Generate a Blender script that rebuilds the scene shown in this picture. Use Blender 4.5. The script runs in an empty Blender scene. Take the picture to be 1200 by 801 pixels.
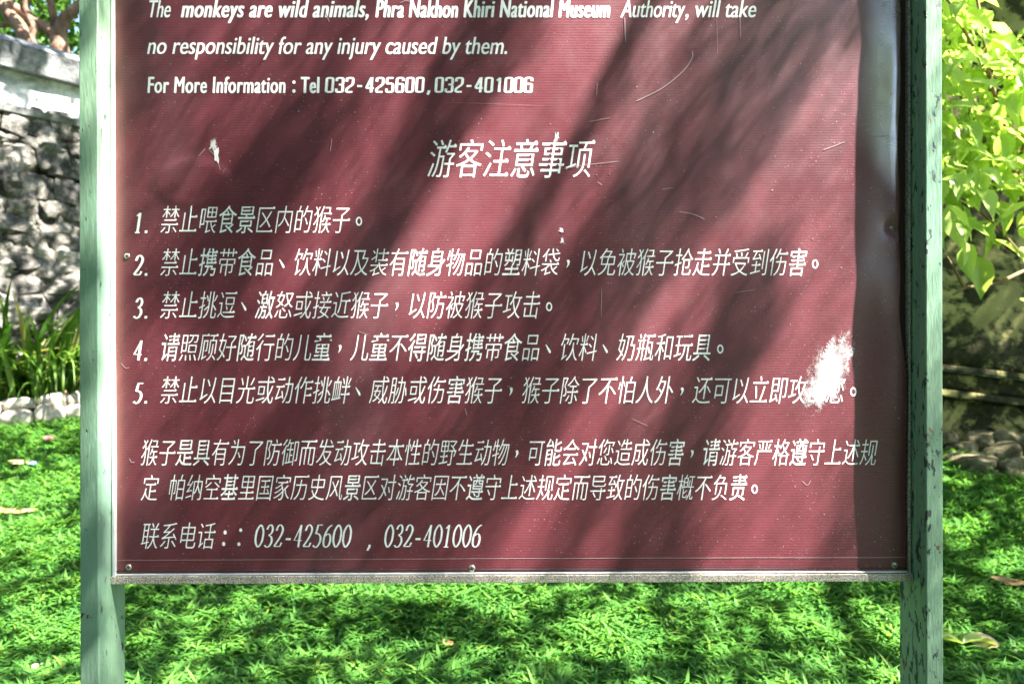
import bpy, bmesh, math, random
import numpy as np
from mathutils import Vector, Matrix, noise
random.seed(7); np.random.seed(7)
SC = bpy.context.scene
COL = SC.collection
# ---------------------------------------------------------------- camera
EYE = 1.25          # lens height above the ground in front of the board
FPX = 870.0         # focal length in photo pixels (1200 wide)
DB = 1.131          # metres from the lens to the board
S = DB / FPX        # metres per photo pixel on the board plane
cam = bpy.data.cameras.new('camera'); camo = bpy.data.objects.new('camera', cam); COL.objects.link(camo)
cam.sensor_width = 36; cam.lens = FPX / 1200 * 36; cam.clip_start = .05; cam.clip_end = 500
camo.location = (0, 0, EYE); camo.rotation_euler = (math.pi / 2, 0, 0)
cam.dof.use_dof = True; cam.dof.focus_distance = 1.35; cam.dof.aperture_fstop = 5.0
SC.camera = camo
# ---------------------------------------------------------------- light
SUN = Vector((2.25, -1.0, 3.3)).normalized()          # towards the sun
EL = math.asin(SUN.z); AZ = math.atan2(SUN.x, SUN.y)
w = bpy.data.worlds.new('World'); SC.world = w; w.use_nodes = True
nt = w.node_tree; bg = nt.nodes['Background']
sky = nt.nodes.new('ShaderNodeTexSky'); sky.sky_type = 'NISHITA'; sky.sun_disc = False
sky.sun_elevation = EL; sky.sun_rotation = AZ; sky.air_density = 1.0; sky.dust_density = 1.0; sky.ozone_density = 1.0
nt.links.new(sky.outputs[0], bg.inputs[0]); bg.inputs[1].default_value = .058
sl = bpy.data.lights.new('sun', 'SUN'); sl.energy = 5.0; sl.angle = math.radians(.53); sl.color = (1, .955, .88)
so = bpy.data.objects.new('sun', sl); COL.objects.link(so)
so.rotation_euler = SUN.to_track_quat('Z', 'Y').to_euler()
SC.view_settings.view_transform = 'Standard'; SC.view_settings.look = 'None'
SC.view_settings.exposure = 3.36; SC.view_settings.gamma = 1.0
SC.cycles.max_bounces = 7; SC.cycles.diffuse_bounces = 4; SC.cycles.transparent_max_bounces = 6
SC.cycles.sample_clamp_indirect = 6

# ---------------------------------------------------------------- helpers
def tag(o, label=None, cat=None, group=None, kind=None):
    if label: o['label'] = label
    if cat: o['category'] = cat
    if group: o['group'] = group
    if kind: o['kind'] = kind
    return o
def meshdata(name, V, F, smooth=False, mat=None):
    me = bpy.data.meshes.new(name)
    me.from_pydata([tuple(v) for v in V], [], [tuple(f) for f in F])
    if mat: me.materials.append(mat)
    if smooth: me.polygons.foreach_set('use_smooth', [True] * len(me.polygons))
    me.update(); return me
def link(name, me, parent=None, loc=None, rot=None, scale=None):
    o = bpy.data.objects.new(name, me); COL.objects.link(o)
    if parent: o.parent = parent
    if loc is not None: o.location = loc
    if rot is not None: o.rotation_euler = rot
    if scale is not None: o.scale = scale
    return o
def obj(name, V, F, mat, parent=None, smooth=False, **k):
    return link(name, meshdata(name, V, F, smooth, mat), parent, **k)
def empty(name, loc=(0, 0, 0)):
    o = bpy.data.objects.new(name, None); COL.objects.link(o); o.location = loc; o.empty_display_size = .1
    return o
def bmobj(name, bm, mat, parent=None, smooth=False):
    me = bpy.data.meshes.new(name); bm.to_mesh(me); bm.free()
    me.materials.append(mat)
    if smooth: me.polygons.foreach_set('use_smooth', [True] * len(me.polygons))
    return link(name, me, parent)
def prism(bm, bottom, top, bevel=0):
    """solid from two quads (lists of 4 points)"""
    vs = [bm.verts.new(p) for p in list(bottom) + list(top)]
    for f in ((3, 2, 1, 0), (4, 5, 6, 7), (0, 1, 5, 4), (1, 2, 6, 5), (2, 3, 7, 6), (3, 0, 4, 7)):
        bm.faces.new([vs[i] for i in f])
    if bevel:
        bmesh.ops.bevel(bm, geom=[e for e in bm.edges], offset=bevel, segments=3, affect='EDGES', profile=.5)
    bmesh.ops.recalc_face_normals(bm, faces=bm.faces)
def mat(name, color, rough=.7, spec=.5):
    m = bpy.data.materials.new(name); m.use_nodes = True
    b = m.node_tree.nodes['Principled BSDF']
    b.inputs['Base Color'].default_value = (*color, 1); b.inputs['Roughness'].default_value = rough
    b.inputs['Specular IOR Level'].default_value = spec
    return m
class N:
    """little node helper"""
    def __init__(s, m): s.m = m; s.t = m.node_tree; s.b = s.t.nodes['Principled BSDF']
    def new(s, t, **k):
        n = s.t.nodes.new(t)
        for a, v in k.items():
            if a.startswith('_'): n.inputs[a[1:].replace('_', ' ')].default_value = v
            else: setattr(n, a, v)
        return n
    def l(s, a, b): s.t.links.new(a, b)
    def obj(s, scale=(1, 1, 1), rot=(0, 0, 0)):
        tc = s.new('ShaderNodeTexCoord'); mp = s.new('ShaderNodeMapping')
        mp.inputs['Scale'].default_value = scale; mp.inputs['Rotation'].default_value = rot
        s.l(tc.outputs['Object'], mp.inputs[0]); return mp.outputs[0]
    def noise(s, vec, scale, detail=4, rough=.55, dist=0):
        n = s.new('ShaderNodeTexNoise'); n.inputs['Scale'].default_value = scale; n.inputs['Detail'].default_value = detail
        n.inputs['Roughness'].default_value = rough; n.inputs['Distortion'].default_value = dist
        s.l(vec, n.inputs['Vector']); return n.outputs['Fac']
    def ramp(s, fac, stops):
        r = s.new('ShaderNodeValToRGB'); e = r.color_ramp.elements
        while len(e) < len(stops): e.new(.5)
        for q, (p, c) in zip(e, stops):
            q.position = p; q.color = (*c, 1) if hasattr(c, '__len__') else (c, c, c, 1)
        s.l(fac, r.inputs[0]); return r.outputs[0]
    def mix(s, f, a, b, mode='MIX'):
        n = s.new('ShaderNodeMix'); n.data_type = 'RGBA'; n.blend_type = mode
        if isinstance(f, (int, float)): n.inputs[0].default_value = f
        else: s.l(f, n.inputs[0])
        for v, i in ((a, 6), (b, 7)):
            if hasattr(v, 'is_linked') or hasattr(v, 'links'): s.l(v, n.inputs[i])
            else: n.inputs[i].default_value = (*v, 1)
        return n.outputs[2]
    def math(s, op, a, b=0.0):
        n = s.new('ShaderNodeMath'); n.operation = op
        for v, i in ((a, 0), (b, 1)):
            if isinstance(v, (int, float)): n.inputs[i].default_value = v
            else: s.l(v, n.inputs[i])
        return n.outputs[0]
    def bump(s, h, strength, dist=.01, prev=None):
        n = s.new('ShaderNodeBump'); n.inputs['Strength'].default_value = strength; n.inputs['Distance'].default_value = dist
        s.l(h, n.inputs['Height'])
        if prev: s.l(prev, n.inputs['Normal'])
        return n.outputs[0]
def smooth(a, b, x):
    t = min(1, max(0, (x - a) / (b - a))); return t * t * (3 - 2 * t)

# ---------------------------------------------------------------- materials
def m_panel(name, gloss):
    m = mat(name, (.11, .022, .03), .42); n = N(m); v = n.obj()
    base = n.ramp(n.noise(v, 5, 4), [(.3, (.1, .022, .03)), (.7, (.128, .03, .04))])
    # the print's fine horizontal lines
    wv = n.new('ShaderNodeTexWave', wave_type='BANDS', bands_direction='Z'); n.l(v, wv.inputs['Vector'])
    wv.inputs['Scale'].default_value = 78; wv.inputs['Distortion'].default_value = .25
    line = n.ramp(wv.outputs['Fac'], [(.0, .86), (.6, 1.04)])
    base = n.mix(.85, base, line, 'MULTIPLY')
    fine = n.ramp(n.noise(v, 900, 2), [(.3, .75), (.7, 1.3)])
    base = n.mix(.7, base, fine, 'MULTIPLY')
    # dust specks, denser in places
    sp = n.ramp(n.noise(v, 420, 1, .4), [(.735, 0), (.765, 1)])
    cl = n.ramp(n.noise(v, 9, 3), [(.42, .15), (.7, 1)])
    base = n.mix(n.math('MULTIPLY', n.math('MULTIPLY', sp, cl), .8), base, (.6, .5, .5))
    # warm brown tint along the left edge
    sx = n.new('ShaderNodeSeparateXYZ'); n.l(v, sx.inputs[0])
    ed = n.ramp(n.math('ADD', n.math('MULTIPLY', sx.outputs['X'], 1.0), .62), [(.012, 1), (.032, 0)])
    base = n.mix(n.math('MULTIPLY', ed, .32), base, (.34, .16, .1))
    # wiped film of dust
    hz = n.ramp(n.noise(n.obj((1, 1, .5)), 3.2, 5, .6), [(.5, 0), (.8, 1)])
    base = n.mix(n.math('MULTIPLY', hz, .12), base, (.42, .36, .38))
    n.l(base, n.b.inputs['Base Color'])
    n.l(n.ramp(n.noise(v, 30, 5), [(.3, gloss - .07), (.7, gloss + .1)]), n.b.inputs['Roughness'])
    b1 = n.bump(wv.outputs['Fac'], .12, .0006)
    b2 = n.bump(n.noise(v, 700, 3, .7), .3, .0006, b1)
    b3 = n.bump(n.noise(v, 26, 3), .3, .0015, b2)
    n.l(b3, n.b.inputs['Normal'])
    bl = n.new('ShaderNodeAttribute'); bl.attribute_name = 'blister'          # coat drawn in the shape of the sheen, strongest on the lifted film
    n.l(n.math('ADD', n.math('MULTIPLY', bl.outputs['Fac'], .97), .03), n.b.inputs['Coat Weight'])
    n.b.inputs['Coat Roughness'].default_value = .24; n.b.inputs['Coat IOR'].default_value = 2.8; n.b.inputs['Specular IOR Level'].default_value = .35
    return m
M = {}
M['panel'] = m_panel('maroon_print', .4)
M['backing'] = mat('maroon_backing', (.05, .012, .014), .6)
m = M['white'] = mat('white_print', (.8, .79, .78), .5); n = N(m); v = n.obj()
n.l(n.ramp(n.noise(v, 220, 3), [(.3, (.76, .745, .74)), (.55, (.88, .87, .86))]), n.b.inputs['Base Color'])

def m_post():
    m = mat('green_paint', (.25, .4, .3), .42); n = N(m); v = n.obj(); vs = n.obj((1, 1, .16))
    base = n.ramp(n.noise(vs, 90, 4), [(.3, (.125, .21, .13)), (.7, (.2, .295, .195))])
    base = n.mix(n.ramp(n.noise(n.obj((1, 1, .4)), 6, 3), [(.35, 0), (.75, 1)]), base, (.14, .25, .18))
    sz = n.new('ShaderNodeSeparateXYZ'); n.l(v, sz.inputs[0])
    # right post is far more chipped, mostly on its inner face and low down
    right = n.math('GREATER_THAN', sz.outputs['X'], 0)
    low = n.ramp(n.math('MULTIPLY', n.math('ADD', sz.outputs['Z'], 0), .5), [(.3, 1), (.62, .35)])
    inner = n.ramp(n.math('MULTIPLY', n.math('ADD', sz.outputs['X'], -.6), 10), [(.07, 1), (.13, .2)])
    ch = n.noise(n.obj((1, 1, .45)), 85, 5, .62, .3)
    amt = n.math('MULTIPLY', n.math('MULTIPLY', n.math('ADD', n.math('MULTIPLY', low, .6), n.math('MULTIPLY', inner, .5)), right), .125)
    thr = n.math('SUBTRACT', .662, amt)
    chip = n.math('GREATER_THAN', ch, thr)
    dark = n.ramp(n.noise(v, 30, 2), [(.52, (.018, .035, .028)), (.64, (.03, .05, .04)), (.7, (.22, .07, .035))])
    base = n.mix(chip, base, dark)
    n.l(base, n.b.inputs['Base Color'])
    n.l(n.math('ADD', n.math('MULTIPLY', chip, .3), .36), n.b.inputs['Roughness'])
    b1 = n.bump(n.noise(vs, 260, 4, .65), .6, .0016)
    b2 = n.bump(n.math('SUBTRACT', 1.0, chip), .6, .0008, b1)
    n.l(b2, n.b.inputs['Normal'])
    return m
M['post'] = m_post()
m = M['alu'] = mat('weathered_aluminium', (.5, .48, .46), .5); n = N(m); v = n.obj()
n.l(n.ramp(n.noise(v, 520, 2), [(.4, (.16, .12, .09)), (.5, (.4, .35, .3)), (.6, (.62, .57, .52))]), n.b.inputs['Base Color'])
n.b.inputs['Metallic'].default_value = .35
n.l(n.bump(n.noise(v, 1300, 2), .5, .0006), n.b.inputs['Normal'])
m = M['trim'] = mat('pale_trim', (.62, .64, .64), .35); n = N(m); n.b.inputs['Metallic'].default_value = .3
M['screw'] = mat('screw_metal', (.42, .4, .33), .35); M['screw'].node_tree.nodes['Principled BSDF'].inputs['Metallic'].default_value = .8
M['dark'] = mat('recess_shade', (.02, .02, .02), .9)  # near-black that paints the shade of the rail gap and screw slots
M['scuff'] = mat('bare_white_scrape', (.6, .56, .57), .8)
def m_scuff():
    m = mat('worn_scrape', (.46, .42, .43), .85); n = N(m); v = n.obj()
    a = n.noise(n.obj((1, 1, .8)), 55, 6, .7); f = n.noise(v, 600, 2, .6)
    al = n.ramp(n.math('ADD', n.math('MULTIPLY', a, .65), n.math('MULTIPLY', f, .35)), [(.42, .0), (.62, 1)])
    at = n.new('ShaderNodeAttribute'); at.attribute_name = 'fade'
    al2 = n.math('MULTIPLY', n.ramp(n.math('ADD', n.math('MULTIPLY', al, .55), at.outputs['Fac']), [(.62, 0), (1.3, 1)]), 1.0)
    n.l(al2, n.b.inputs['Alpha'])
    return m
M['worn'] = m_scuff()

def leafmat(name, c1, c2, trans=.35, rough=.4, attr=True, tint=None):
    m = mat(name, c1, rough, .22); n = N(m)
    if attr:
        at = n.new('ShaderNodeAttribute'); at.attribute_name = 'tone'; fac = at.outputs['Fac']
    else:
        oi = n.new('ShaderNodeObjectInfo'); fac = oi.outputs['Random']
    c = n.ramp(fac, [(0, c1), (.9, c2), (1, tint or c2)])
    v = n.obj(); c = n.mix(.5, c, n.ramp(n.noise(v, 40, 3), [(.3, .7), (.7, 1.2)]), 'MULTIPLY')
    n.l(c, n.b.inputs['Base Color'])
    tr = n.new('ShaderNodeBsdfTranslucent'); mx = n.new('ShaderNodeMixShader'); mx.inputs[0].default_value = trans
    tc = n.mix(1.0, c, (1.5, 1.5, .8), 'MULTIPLY')
    n.l(tc, tr.inputs[0]); n.l(n.b.outputs[0], mx.inputs[1]); n.l(tr.outputs[0], mx.inputs[2])
    out = [q for q in n.t.nodes if q.type == 'OUTPUT_MATERIAL'][0]; n.l(mx.outputs[0], out.inputs[0])
    return m
M['grass'] = leafmat('lawn_grass', (.045, .15, .032), (.13, .3, .055), .45, .42, tint=(.16, .24, .04))
M['strap'] = leafmat('strap_leaf', (.03, .09, .012), (.11, .21, .03), .3, .35, attr=False, tint=(.3, .28, .1))
M['shrubleaf'] = leafmat('pale_shrub_leaf', (.28, .42, .08), (.46, .58, .18), .45, .3, attr=False)
M['crown'] = leafmat('crown_leaf', (.03, .08, .012), (.1, .2, .03), .35, .45)
M['shade'] = leafmat('shade_leaf', (.03, .07, .012), (.06, .12, .02), .08, .6)

m = M['soil'] = mat('lawn_soil', (.04, .05, .02), .95); n = N(m); v = n.obj()
n.l(n.ramp(n.noise(v, 12, 6), [(.3, (.02, .05, .01)), (.6, (.035, .085, .016)), (.8, (.05, .05, .022))]), n.b.inputs['Base Color'])
n.l(n.bump(n.noise(v, 60, 5), .8, .02), n.b.inputs['Normal'])

def m_stone(name, cols, scale=9, bump=.8, grain=45):
    m = mat(name, cols[1], .9, .2); n = N(m)
    tc = n.new('ShaderNodeTexCoord'); geo = n.new('ShaderNodeNewGeometry'); v = geo.outputs['Position']
    a = n.noise(v, scale, 8, .65, .4)
    c = n.ramp(a, [(.32, cols[0]), (.5, cols[1]), (.68, cols[2])])
    c = n.mix(.6, c, n.ramp(n.noise(v, grain, 5, .7), [(.32, .45), (.65, 1.25)]), 'MULTIPLY')
    n.l(c, n.b.inputs['Base Color'])
    b = n.bump(n.noise(v, grain, 6, .7), bump, .02)
    b = n.bump(a, bump, .05, b)
    n.l(b, n.b.inputs['Normal']); return m
M['rubble'] = m_stone('weathered_grey_stone', [(.02, .021, .02), (.12, .112, .1), (.38, .35, .3)], 5.5, 1.0, 32)
M['mortar'] = m_stone('old_mortar', [(.04, .04, .037), (.2, .19, .165), (.5, .46, .4)], 4.5, 1.0, 32)
M['coping'] = m_stone('grey_coping_stone', [(.05, .053, .055), (.16, .165, .165), (.3, .3, .29)], 6, .4, 25)
M['whiteplaster'] = m_stone('limewashed_plaster', [(.1, .11, .12), (.6, .61, .6), (.78, .78, .76)], 3.2, .3, 18)
M['kerb'] = m_stone('pale_kerb_stone', [(.28, .25, .2), (.5, .45, .38), (.62, .58, .5)], 12, .6)
M['rock'] = m_stone('brown_rock', [(.06, .055, .03), (.17, .15, .08), (.3, .27, .16)], 9, .7, 30)
def m_moss():
    m = mat('mossy_yellow_plaster', (.3, .28, .12), .92, .2); n = N(m); v = n.obj()
    pl = n.ramp(n.noise(v, 3, 6), [(.3, (.16, .15, .06)), (.7, (.36, .33, .13))])
    ms = n.ramp(n.noise(v, 25, 5), [(.3, (.012, .014, .006)), (.75, (.05, .05, .02))])
    f = n.math('ADD', n.math('MULTIPLY', n.noise(v, 3.1, 8, .62, .6), .75), n.math('MULTIPLY', n.noise(v, 16, 5, .6), .25))
    k = n.ramp(f, [(.475, 0), (.535, 1)])
    n.l(n.mix(k, ms, pl), n.b.inputs['Base Color'])
    b = n.bump(k, .5, .012); n.l(n.bump(n.noise(v, 40, 6, .7), .7, .012, b), n.b.inputs['Normal'])
    return m
M['moss'] = m_moss()
def m_bark(name, c1, c2):
    m = mat(name, c1, .85, .25); n = N(m); v = n.obj((1, 1, .4))
    n.l(n.ramp(n.noise(v, 18, 6, .6), [(.3, c1), (.7, c2)]), n.b.inputs['Base Color'])
    n.l(n.bump(n.noise(v, 45, 5), .7, .01), n.b.inputs['Normal']); return m
M['bark'] = m_bark('reddish_brown_bark', (.09, .05, .032), (.26, .16, .11))
M['twig'] = m_bark('shrub_bark', (.08, .055, .025), (.22, .15, .07))
M['dryleaf'] = m_bark('dry_leaf_brown', (.22, .12, .05), (.42, .28, .13))
M['paleleaf'] = m_bark('dry_leaf_pale', (.38, .26, .15), (.6, .46, .3))
M['blue'] = mat('blue_scrap', (.1, .13, .5), .5)
M['pink'] = mat('pink_petal', (.45, .05, .12), .6)

# ---------------------------------------------------------------- ground
def ground_z(x, y):
    z = .19 * max(0.0, min(y, 7.5) - 2.0)
    if y < 2.6: z = .19 * .3 * smooth(1.2, 2.6, y) * 2 if y < 2.6 else z
    z = z if y >= 2.6 else .114 * smooth(1.0, 2.6, y)
    z += .1 * min(1, max(0, (-x - 1) / 2.5)) * smooth(2.5, 5, y)
    if abs(x) < 12 and -3 < y < 10:
        z += .018 * noise.noise(Vector((x * 1.3, y * 1.3, 0)))
    return z
def axis(vals): return sorted(set(round(v, 4) for v in vals))
xs = axis([-200, -120, -70, -40, -25, -16, -12] + list(np.arange(-9, 9.01, .15)) + [12, 16, 25, 40, 70, 120, 200])
ys = axis([-200, -120, -70, -40, -25, -12, -6, -3] + list(np.arange(-1.5, 9.01, .15)) + [12, 16, 25, 40, 70, 120, 200, 300])
V = [(x, y, ground_z(x, y)) for y in ys for x in xs]; nx = len(xs)
F = [(j * nx + i, j * nx + i + 1, (j + 1) * nx + i + 1, (j + 1) * nx + i) for j in range(len(ys) - 1) for i in range(nx - 1)]
g = obj('ground', V, F, M['soil'], smooth=True); tag(g, kind='structure')

def px2w(px, py, Y): return Vector(((px - 600) / FPX * Y, Y, EYE - (py - 400.5) / FPX * Y))
def px2ground(px, py):
    lo, hi = 1.5, 9.0
    k = (py - 400.5) / FPX
    for _ in range(40):
        y = (lo + hi) / 2; x = (px - 600) / FPX * y
        if EYE - k * y > ground_z(x, y): lo = y
        else: hi = y
    return Vector((x, y, ground_z(x, y)))
def ground2px(x, y):
    z = ground_z(x, y); return 600 + x / y * FPX, 400.5 + (EYE - z) / y * FPX

# ---------------------------------------------------------------- the notice board
board = empty('notice_board', (0, DB, 0))
tag(board, 'maroon visitor notice board with white Chinese rules, held between two chipped green posts', 'notice board')
def bp(px, py, d=0.0): return ((px - 600) * S, -d, EYE - (py - 400.5) * S)     # d = metres in front of the print, local to the board
def lean(py): return (py - 400) / 400 * 1.2
PF, PB = .0395, .036
def post(pxo, pxi):
    """outer and inner edge of a post in board-plane pixels"""
    bm = bmesh.new(); q = []
    for py in (400.5 + (EYE + .25) / S, -620):
        l = lean(min(py, 900)); z = EYE - (py - 400.5) * S
        a, b = (pxo + l - 600) * S, (pxi + l * .6 - 600) * S
        x0, x1 = min(a, b), max(a, b)
        q.append([(x0, -PF, z), (x1, -PF, z), (x1, PB, z), (x0, PB, z)])
    prism(bm, q[0], q[1]); 
    es = [e for e in bm.edges if abs(e.verts[0].co.z - e.verts[1].co.z) > 1]
    bmesh.ops.bevel(bm, geom=es, offset=.0026, segments=4, affect='EDGES', profile=.5)
    # subdivide along the length so the smooth shading stays clean
    return bmobj('post', bm, M['post'], board)
pl_ = post(600 - 505 * .967 - .3, 132.7); pr_ = post(600 + 505 * .967, 1068.5)
for o in (pl_, pr_):
    m_ = o.modifiers.new('w', 'WEIGHTED_NORMAL'); m_.keep_sharp = True
    o.data.polygons.foreach_set('use_smooth', [True] * len(o.data.polygons))
pl_['label'] = 'pale sunlit green post with few chips'; pr_['label'] = 'shaded green post with many dark paint chips'

def disp(px, py):
    """how far the loose print stands off its plane, in metres"""
    d = .0011 * noise.noise(Vector((px / 120, py / 150, 3))) + .0004 * noise.noise(Vector((px / 40, py / 45, 8)))
    # blister along the right edge
    e = min(1, max(0, (px - 988) / 60)) ** 1.25 * (1 - smooth(1046, 1056, px) * .6)
    k = (1 - smooth(230, 345, py)) * (.75 + .25 * math.sin(py / 60))
    d += .0075 * e * k
    d -= .004 * e * (1 - py / 300) * k
    d += .0035 * smooth(1000, 1050, px) * smooth(280, 420, py) * (1 - smooth(420, 560, py))
    d += .0013 * noise.noise(Vector((px / 38, py / 70, 1))) * smooth(975, 1015, px)
    d += .0034 * noise.noise(Vector((2.2, py / 105, 6))) * smooth(930, 1000, px)
    # soft swell left of it and the dent by the screw at 1045,267
    d += .0013 * math.exp(-((px - 945) / 55) ** 2) * math.sin(py / 95 + .6)
    r = math.hypot(px - 1046, (py - 267) * .9)
    d -= .006 * math.exp(-(r / 9) ** 2)
    # creased blister at the left (250,200)
    r = math.hypot((px - 225) / 50, (py - 215) / 32); d += .0022 * (1 - smooth(.75, 1.05, r))
    return d
def left(py): return 137.2 if py > 670 else 133.5 + (py / 680) * 4
def right(py): return 1061.5
def redge(py):
    if py > 470: return 1061.5
    w = 1052.5 + 1.6 * math.sin(py / 37) + 1.0 * math.sin(py / 17 + 1)
    return w + (1061.5 - w) * smooth(330, 470, py)
def bottom(px): return 671.5 - (px - 137) / 925 * 3.6
TOP = -330
nxp, nyp = 190, 190
V = []; F = []
for j in range(nyp + 1):
    for i in range(nxp + 1):
        v_ = j / nyp
        pyc = TOP + (671.5 - TOP) * v_
        l, r = left(pyc), redge(pyc); px = l + (r - l) * i / nxp
        py = TOP + (bottom(px) - TOP) * v_
        V.append(bp(px, py, disp(px, py)))
F = [(j * (nxp + 1) + i, (j + 1) * (nxp + 1) + i, (j + 1) * (nxp + 1) + i + 1, j * (nxp + 1) + i + 1) for j in range(nyp) for i in range(nxp)]
panel = obj('printed_sheet', V, F, M['panel'], board, smooth=True)
def sheen(px, py):
    yb = 165 + (px - 995) * 1.0
    a = smooth(984, 1042, px) * (.35 + .65 * smooth(1000, 1035, px)) * (1 - smooth(yb - 45, yb + 25, py)) * (.8 + .45 * math.exp(-((py - 95) / 90) ** 2))
    b = .22 * smooth(790, 960, px) * (1 - smooth(-20, 170, py))
    c = .12 * math.exp(-((px - 1025) / 22) ** 2 - ((py - 300) / 70) ** 2)
    return max(0, max(a, b, c) * (1 + .25 * noise.noise(Vector((px / 9, py / 13, 0)))))
at = panel.data.attributes.new('blister', 'FLOAT', 'POINT')
at.data.foreach_set('value', [sheen(v.co.x / S + 600, 400.5 - (v.co.z - EYE) / S) for v in panel.data.vertices])
panel['label'] = 'maroon printed sheet lifting in a blister along its right edge'
bm = bmesh.new()
q = [[bp(a, py, d) for a, d in ((133, -.0075), (1064, -.0075), (1064, -.014), (133, -.014))] for py in (672, TOP)]
prism(bm, q[0], q[1]); bmobj('backing_board', bm, M['backing'], board)
# bottom rail: aluminium angle, with the thin bright lip; a black strip stands in for the gap's shadow
def bar(name, p0, p1, hw, d0, d1, m_, par=board, vertical=False, bev=.0006):
    """bar between two board pixels, hw = (above,below) or (left,right) in px"""
    bm = bmesh.new()
    if vertical:
        qs = [[bp(p[0] - hw[0], p[1], d1), bp(p[0] + hw[1], p[1], d1), bp(p[0] + hw[1], p[1], d0), bp(p[0] - hw[0], p[1], d0)] for p in (p1, p0)]
    else:
        qs = [[bp(p[0], p[1] + hw[1], d1), bp(p[0], p[1] - hw[0], d1), bp(p[0], p[1] - hw[0], d0), bp(p[0], p[1] + hw[1], d0)] for p in (p0, p1)]
    prism(bm, qs[0], qs[1], bev)
    return bmobj(name, bm, m_, par)
bar('bottom_rail', (131, 678.0), (1067, 674.6), (4.3, 4.3), -.016, .0075, M['alu'])
bar('bottom_lip', (137, 672.3), (1062, 668.6), (.7, .7), -.006, .0052, M['trim'], bev=.0003)
bar('side_trim', (133.6, TOP), (134.2, 400), (1.6, 1.4), -.008, .0058, M['trim'], vertical=True, bev=.0004)
bar('side_trim', (134.2, 400.1), (135.6, 683), (1.6, 1.6), -.008, .0058, M['trim'], vertical=True, bev=.0004)
bar('side_trim', (1064.3, TOP), (1064.8, 671), (1.0, 1.2), -.008, .0035, M['alu'], vertical=True, bev=.0004)
bar('gap_shadow_strip', (136.9, 668.6), (1062, 664.9), (.55, .25), 0, .0022, M['dark'], bev=0)
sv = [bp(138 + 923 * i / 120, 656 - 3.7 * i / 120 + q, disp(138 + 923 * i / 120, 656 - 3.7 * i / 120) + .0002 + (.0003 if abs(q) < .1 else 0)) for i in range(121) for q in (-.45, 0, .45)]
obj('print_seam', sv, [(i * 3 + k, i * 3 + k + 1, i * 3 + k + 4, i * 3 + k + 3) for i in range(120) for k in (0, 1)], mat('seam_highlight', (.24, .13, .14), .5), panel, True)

# ---- lettering ---------------------------------------------------------
L_PARA = ['禁止喂食景区内的猴子。', '禁止携带食品、饮料以及装有随身物品的塑料袋，以免被猴子抢走并受到伤害。',
          '禁止挑逗、激怒或接近猴子，以防被猴子攻击。', '请照顾好随行的儿童，儿童不得随身携带食品、饮料、奶瓶和玩具。',
          '禁止以目光或动作挑衅、威胁或伤害猴子，猴子除了不怕人外，还可以立即攻击您。']
L6 = '猴子是具有为了防御而发动攻击本性的野生动物，可能会对您造成伤害，请游客严格遵守上述规'
L7 = '定', '帕纳空基里国家历史风景区对游客因不遵守上述规定而导致的伤害槪不负责。'
TITLE = '游客注意事项'; L8 = '联系电话：'
def outlines(strings, space=1.0):
    """outline polylines of each string, from Blender's built-in font"""
    obs = []
    for s_ in strings:
        c = bpy.data.curves.new('glyph', 'FONT'); c.body = s_; c.size = 1; c.space_character = space
        o = bpy.data.objects.new('glyph', c); COL.objects.link(o); obs.append(o)
    bpy.ops.object.select_all(action='DESELECT')
    for o in obs: o.select_set(True)
    bpy.context.view_layer.objects.active = obs[0]
    bpy.ops.object.convert(target='CURVE')
    res = {}
    for s_, o in zip(strings, obs):
        loops = []
        for sp in o.data.splines:
            if sp.type != 'BEZIER':
                loops.append([(p.co.x, p.co.y) for p in sp.points]); continue
            bz = sp.bezier_points; n_ = len(bz); lp = []
            for i in range(n_):
                a, b = bz[i], bz[(i + 1) % n_]
                p0, p1, p2, p3 = a.co.xy, a.handle_right.xy, b.handle_left.xy, b.co.xy
                d = p3 - p0; L = d.length
                if L < 1e-5: continue
                dev = max(abs((p1 - p0).cross(d)), abs((p2 - p0).cross(d))) / L
                k = 1 if dev < .003 else (4 if dev < .05 else 7)
                for t in range(k):
                    t /= k; u = 1 - t
                    q = p0 * u ** 3 + p1 * 3 * u * u * t + p2 * 3 * u * t * t + p3 * t ** 3
                    lp.append((q.x, q.y))
            if len(lp) > 2: loops.append(lp)
        res[s_] = loops
    for o in obs:
        d = o.data; bpy.data.objects.remove(o); bpy.data.curves.remove(d)
    return res
def area(lp): return .5 * sum(lp[i][0] * lp[(i + 1) % len(lp)][1] - lp[(i + 1) % len(lp)][0] * lp[i][1] for i in range(len(lp)))
def serif(lp):
    """little triangle on the right end of horizontal strokes, as in Song lettering"""
    n_ = len(lp); out = []; skip = {}
    for i in range(n_):
        p, q = lp[i], lp[(i + 1) % n_]; a, b = lp[i - 1], lp[(i + 2) % n_]
        if abs(p[0] - q[0]) < .012 and .03 < abs(p[1] - q[1]) < .1 and abs(a[1] - p[1]) < .012 and abs(b[1] - q[1]) < .012 and p[0] - a[0] > .16 and q[0] - b[0] > .16:
            top = i if p[1] > q[1] else (i + 1) % n_
            skip[top] = (p[1] > q[1])
    for i in range(n_):
        x, y = lp[i]
        if i in skip:
            seq = [(x - .13, y), (x - .055, y + .05), (x + .012, y - .012)]
            out += seq if skip[i] else seq[::-1]
        else: out.append((x, y))
    return out
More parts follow.
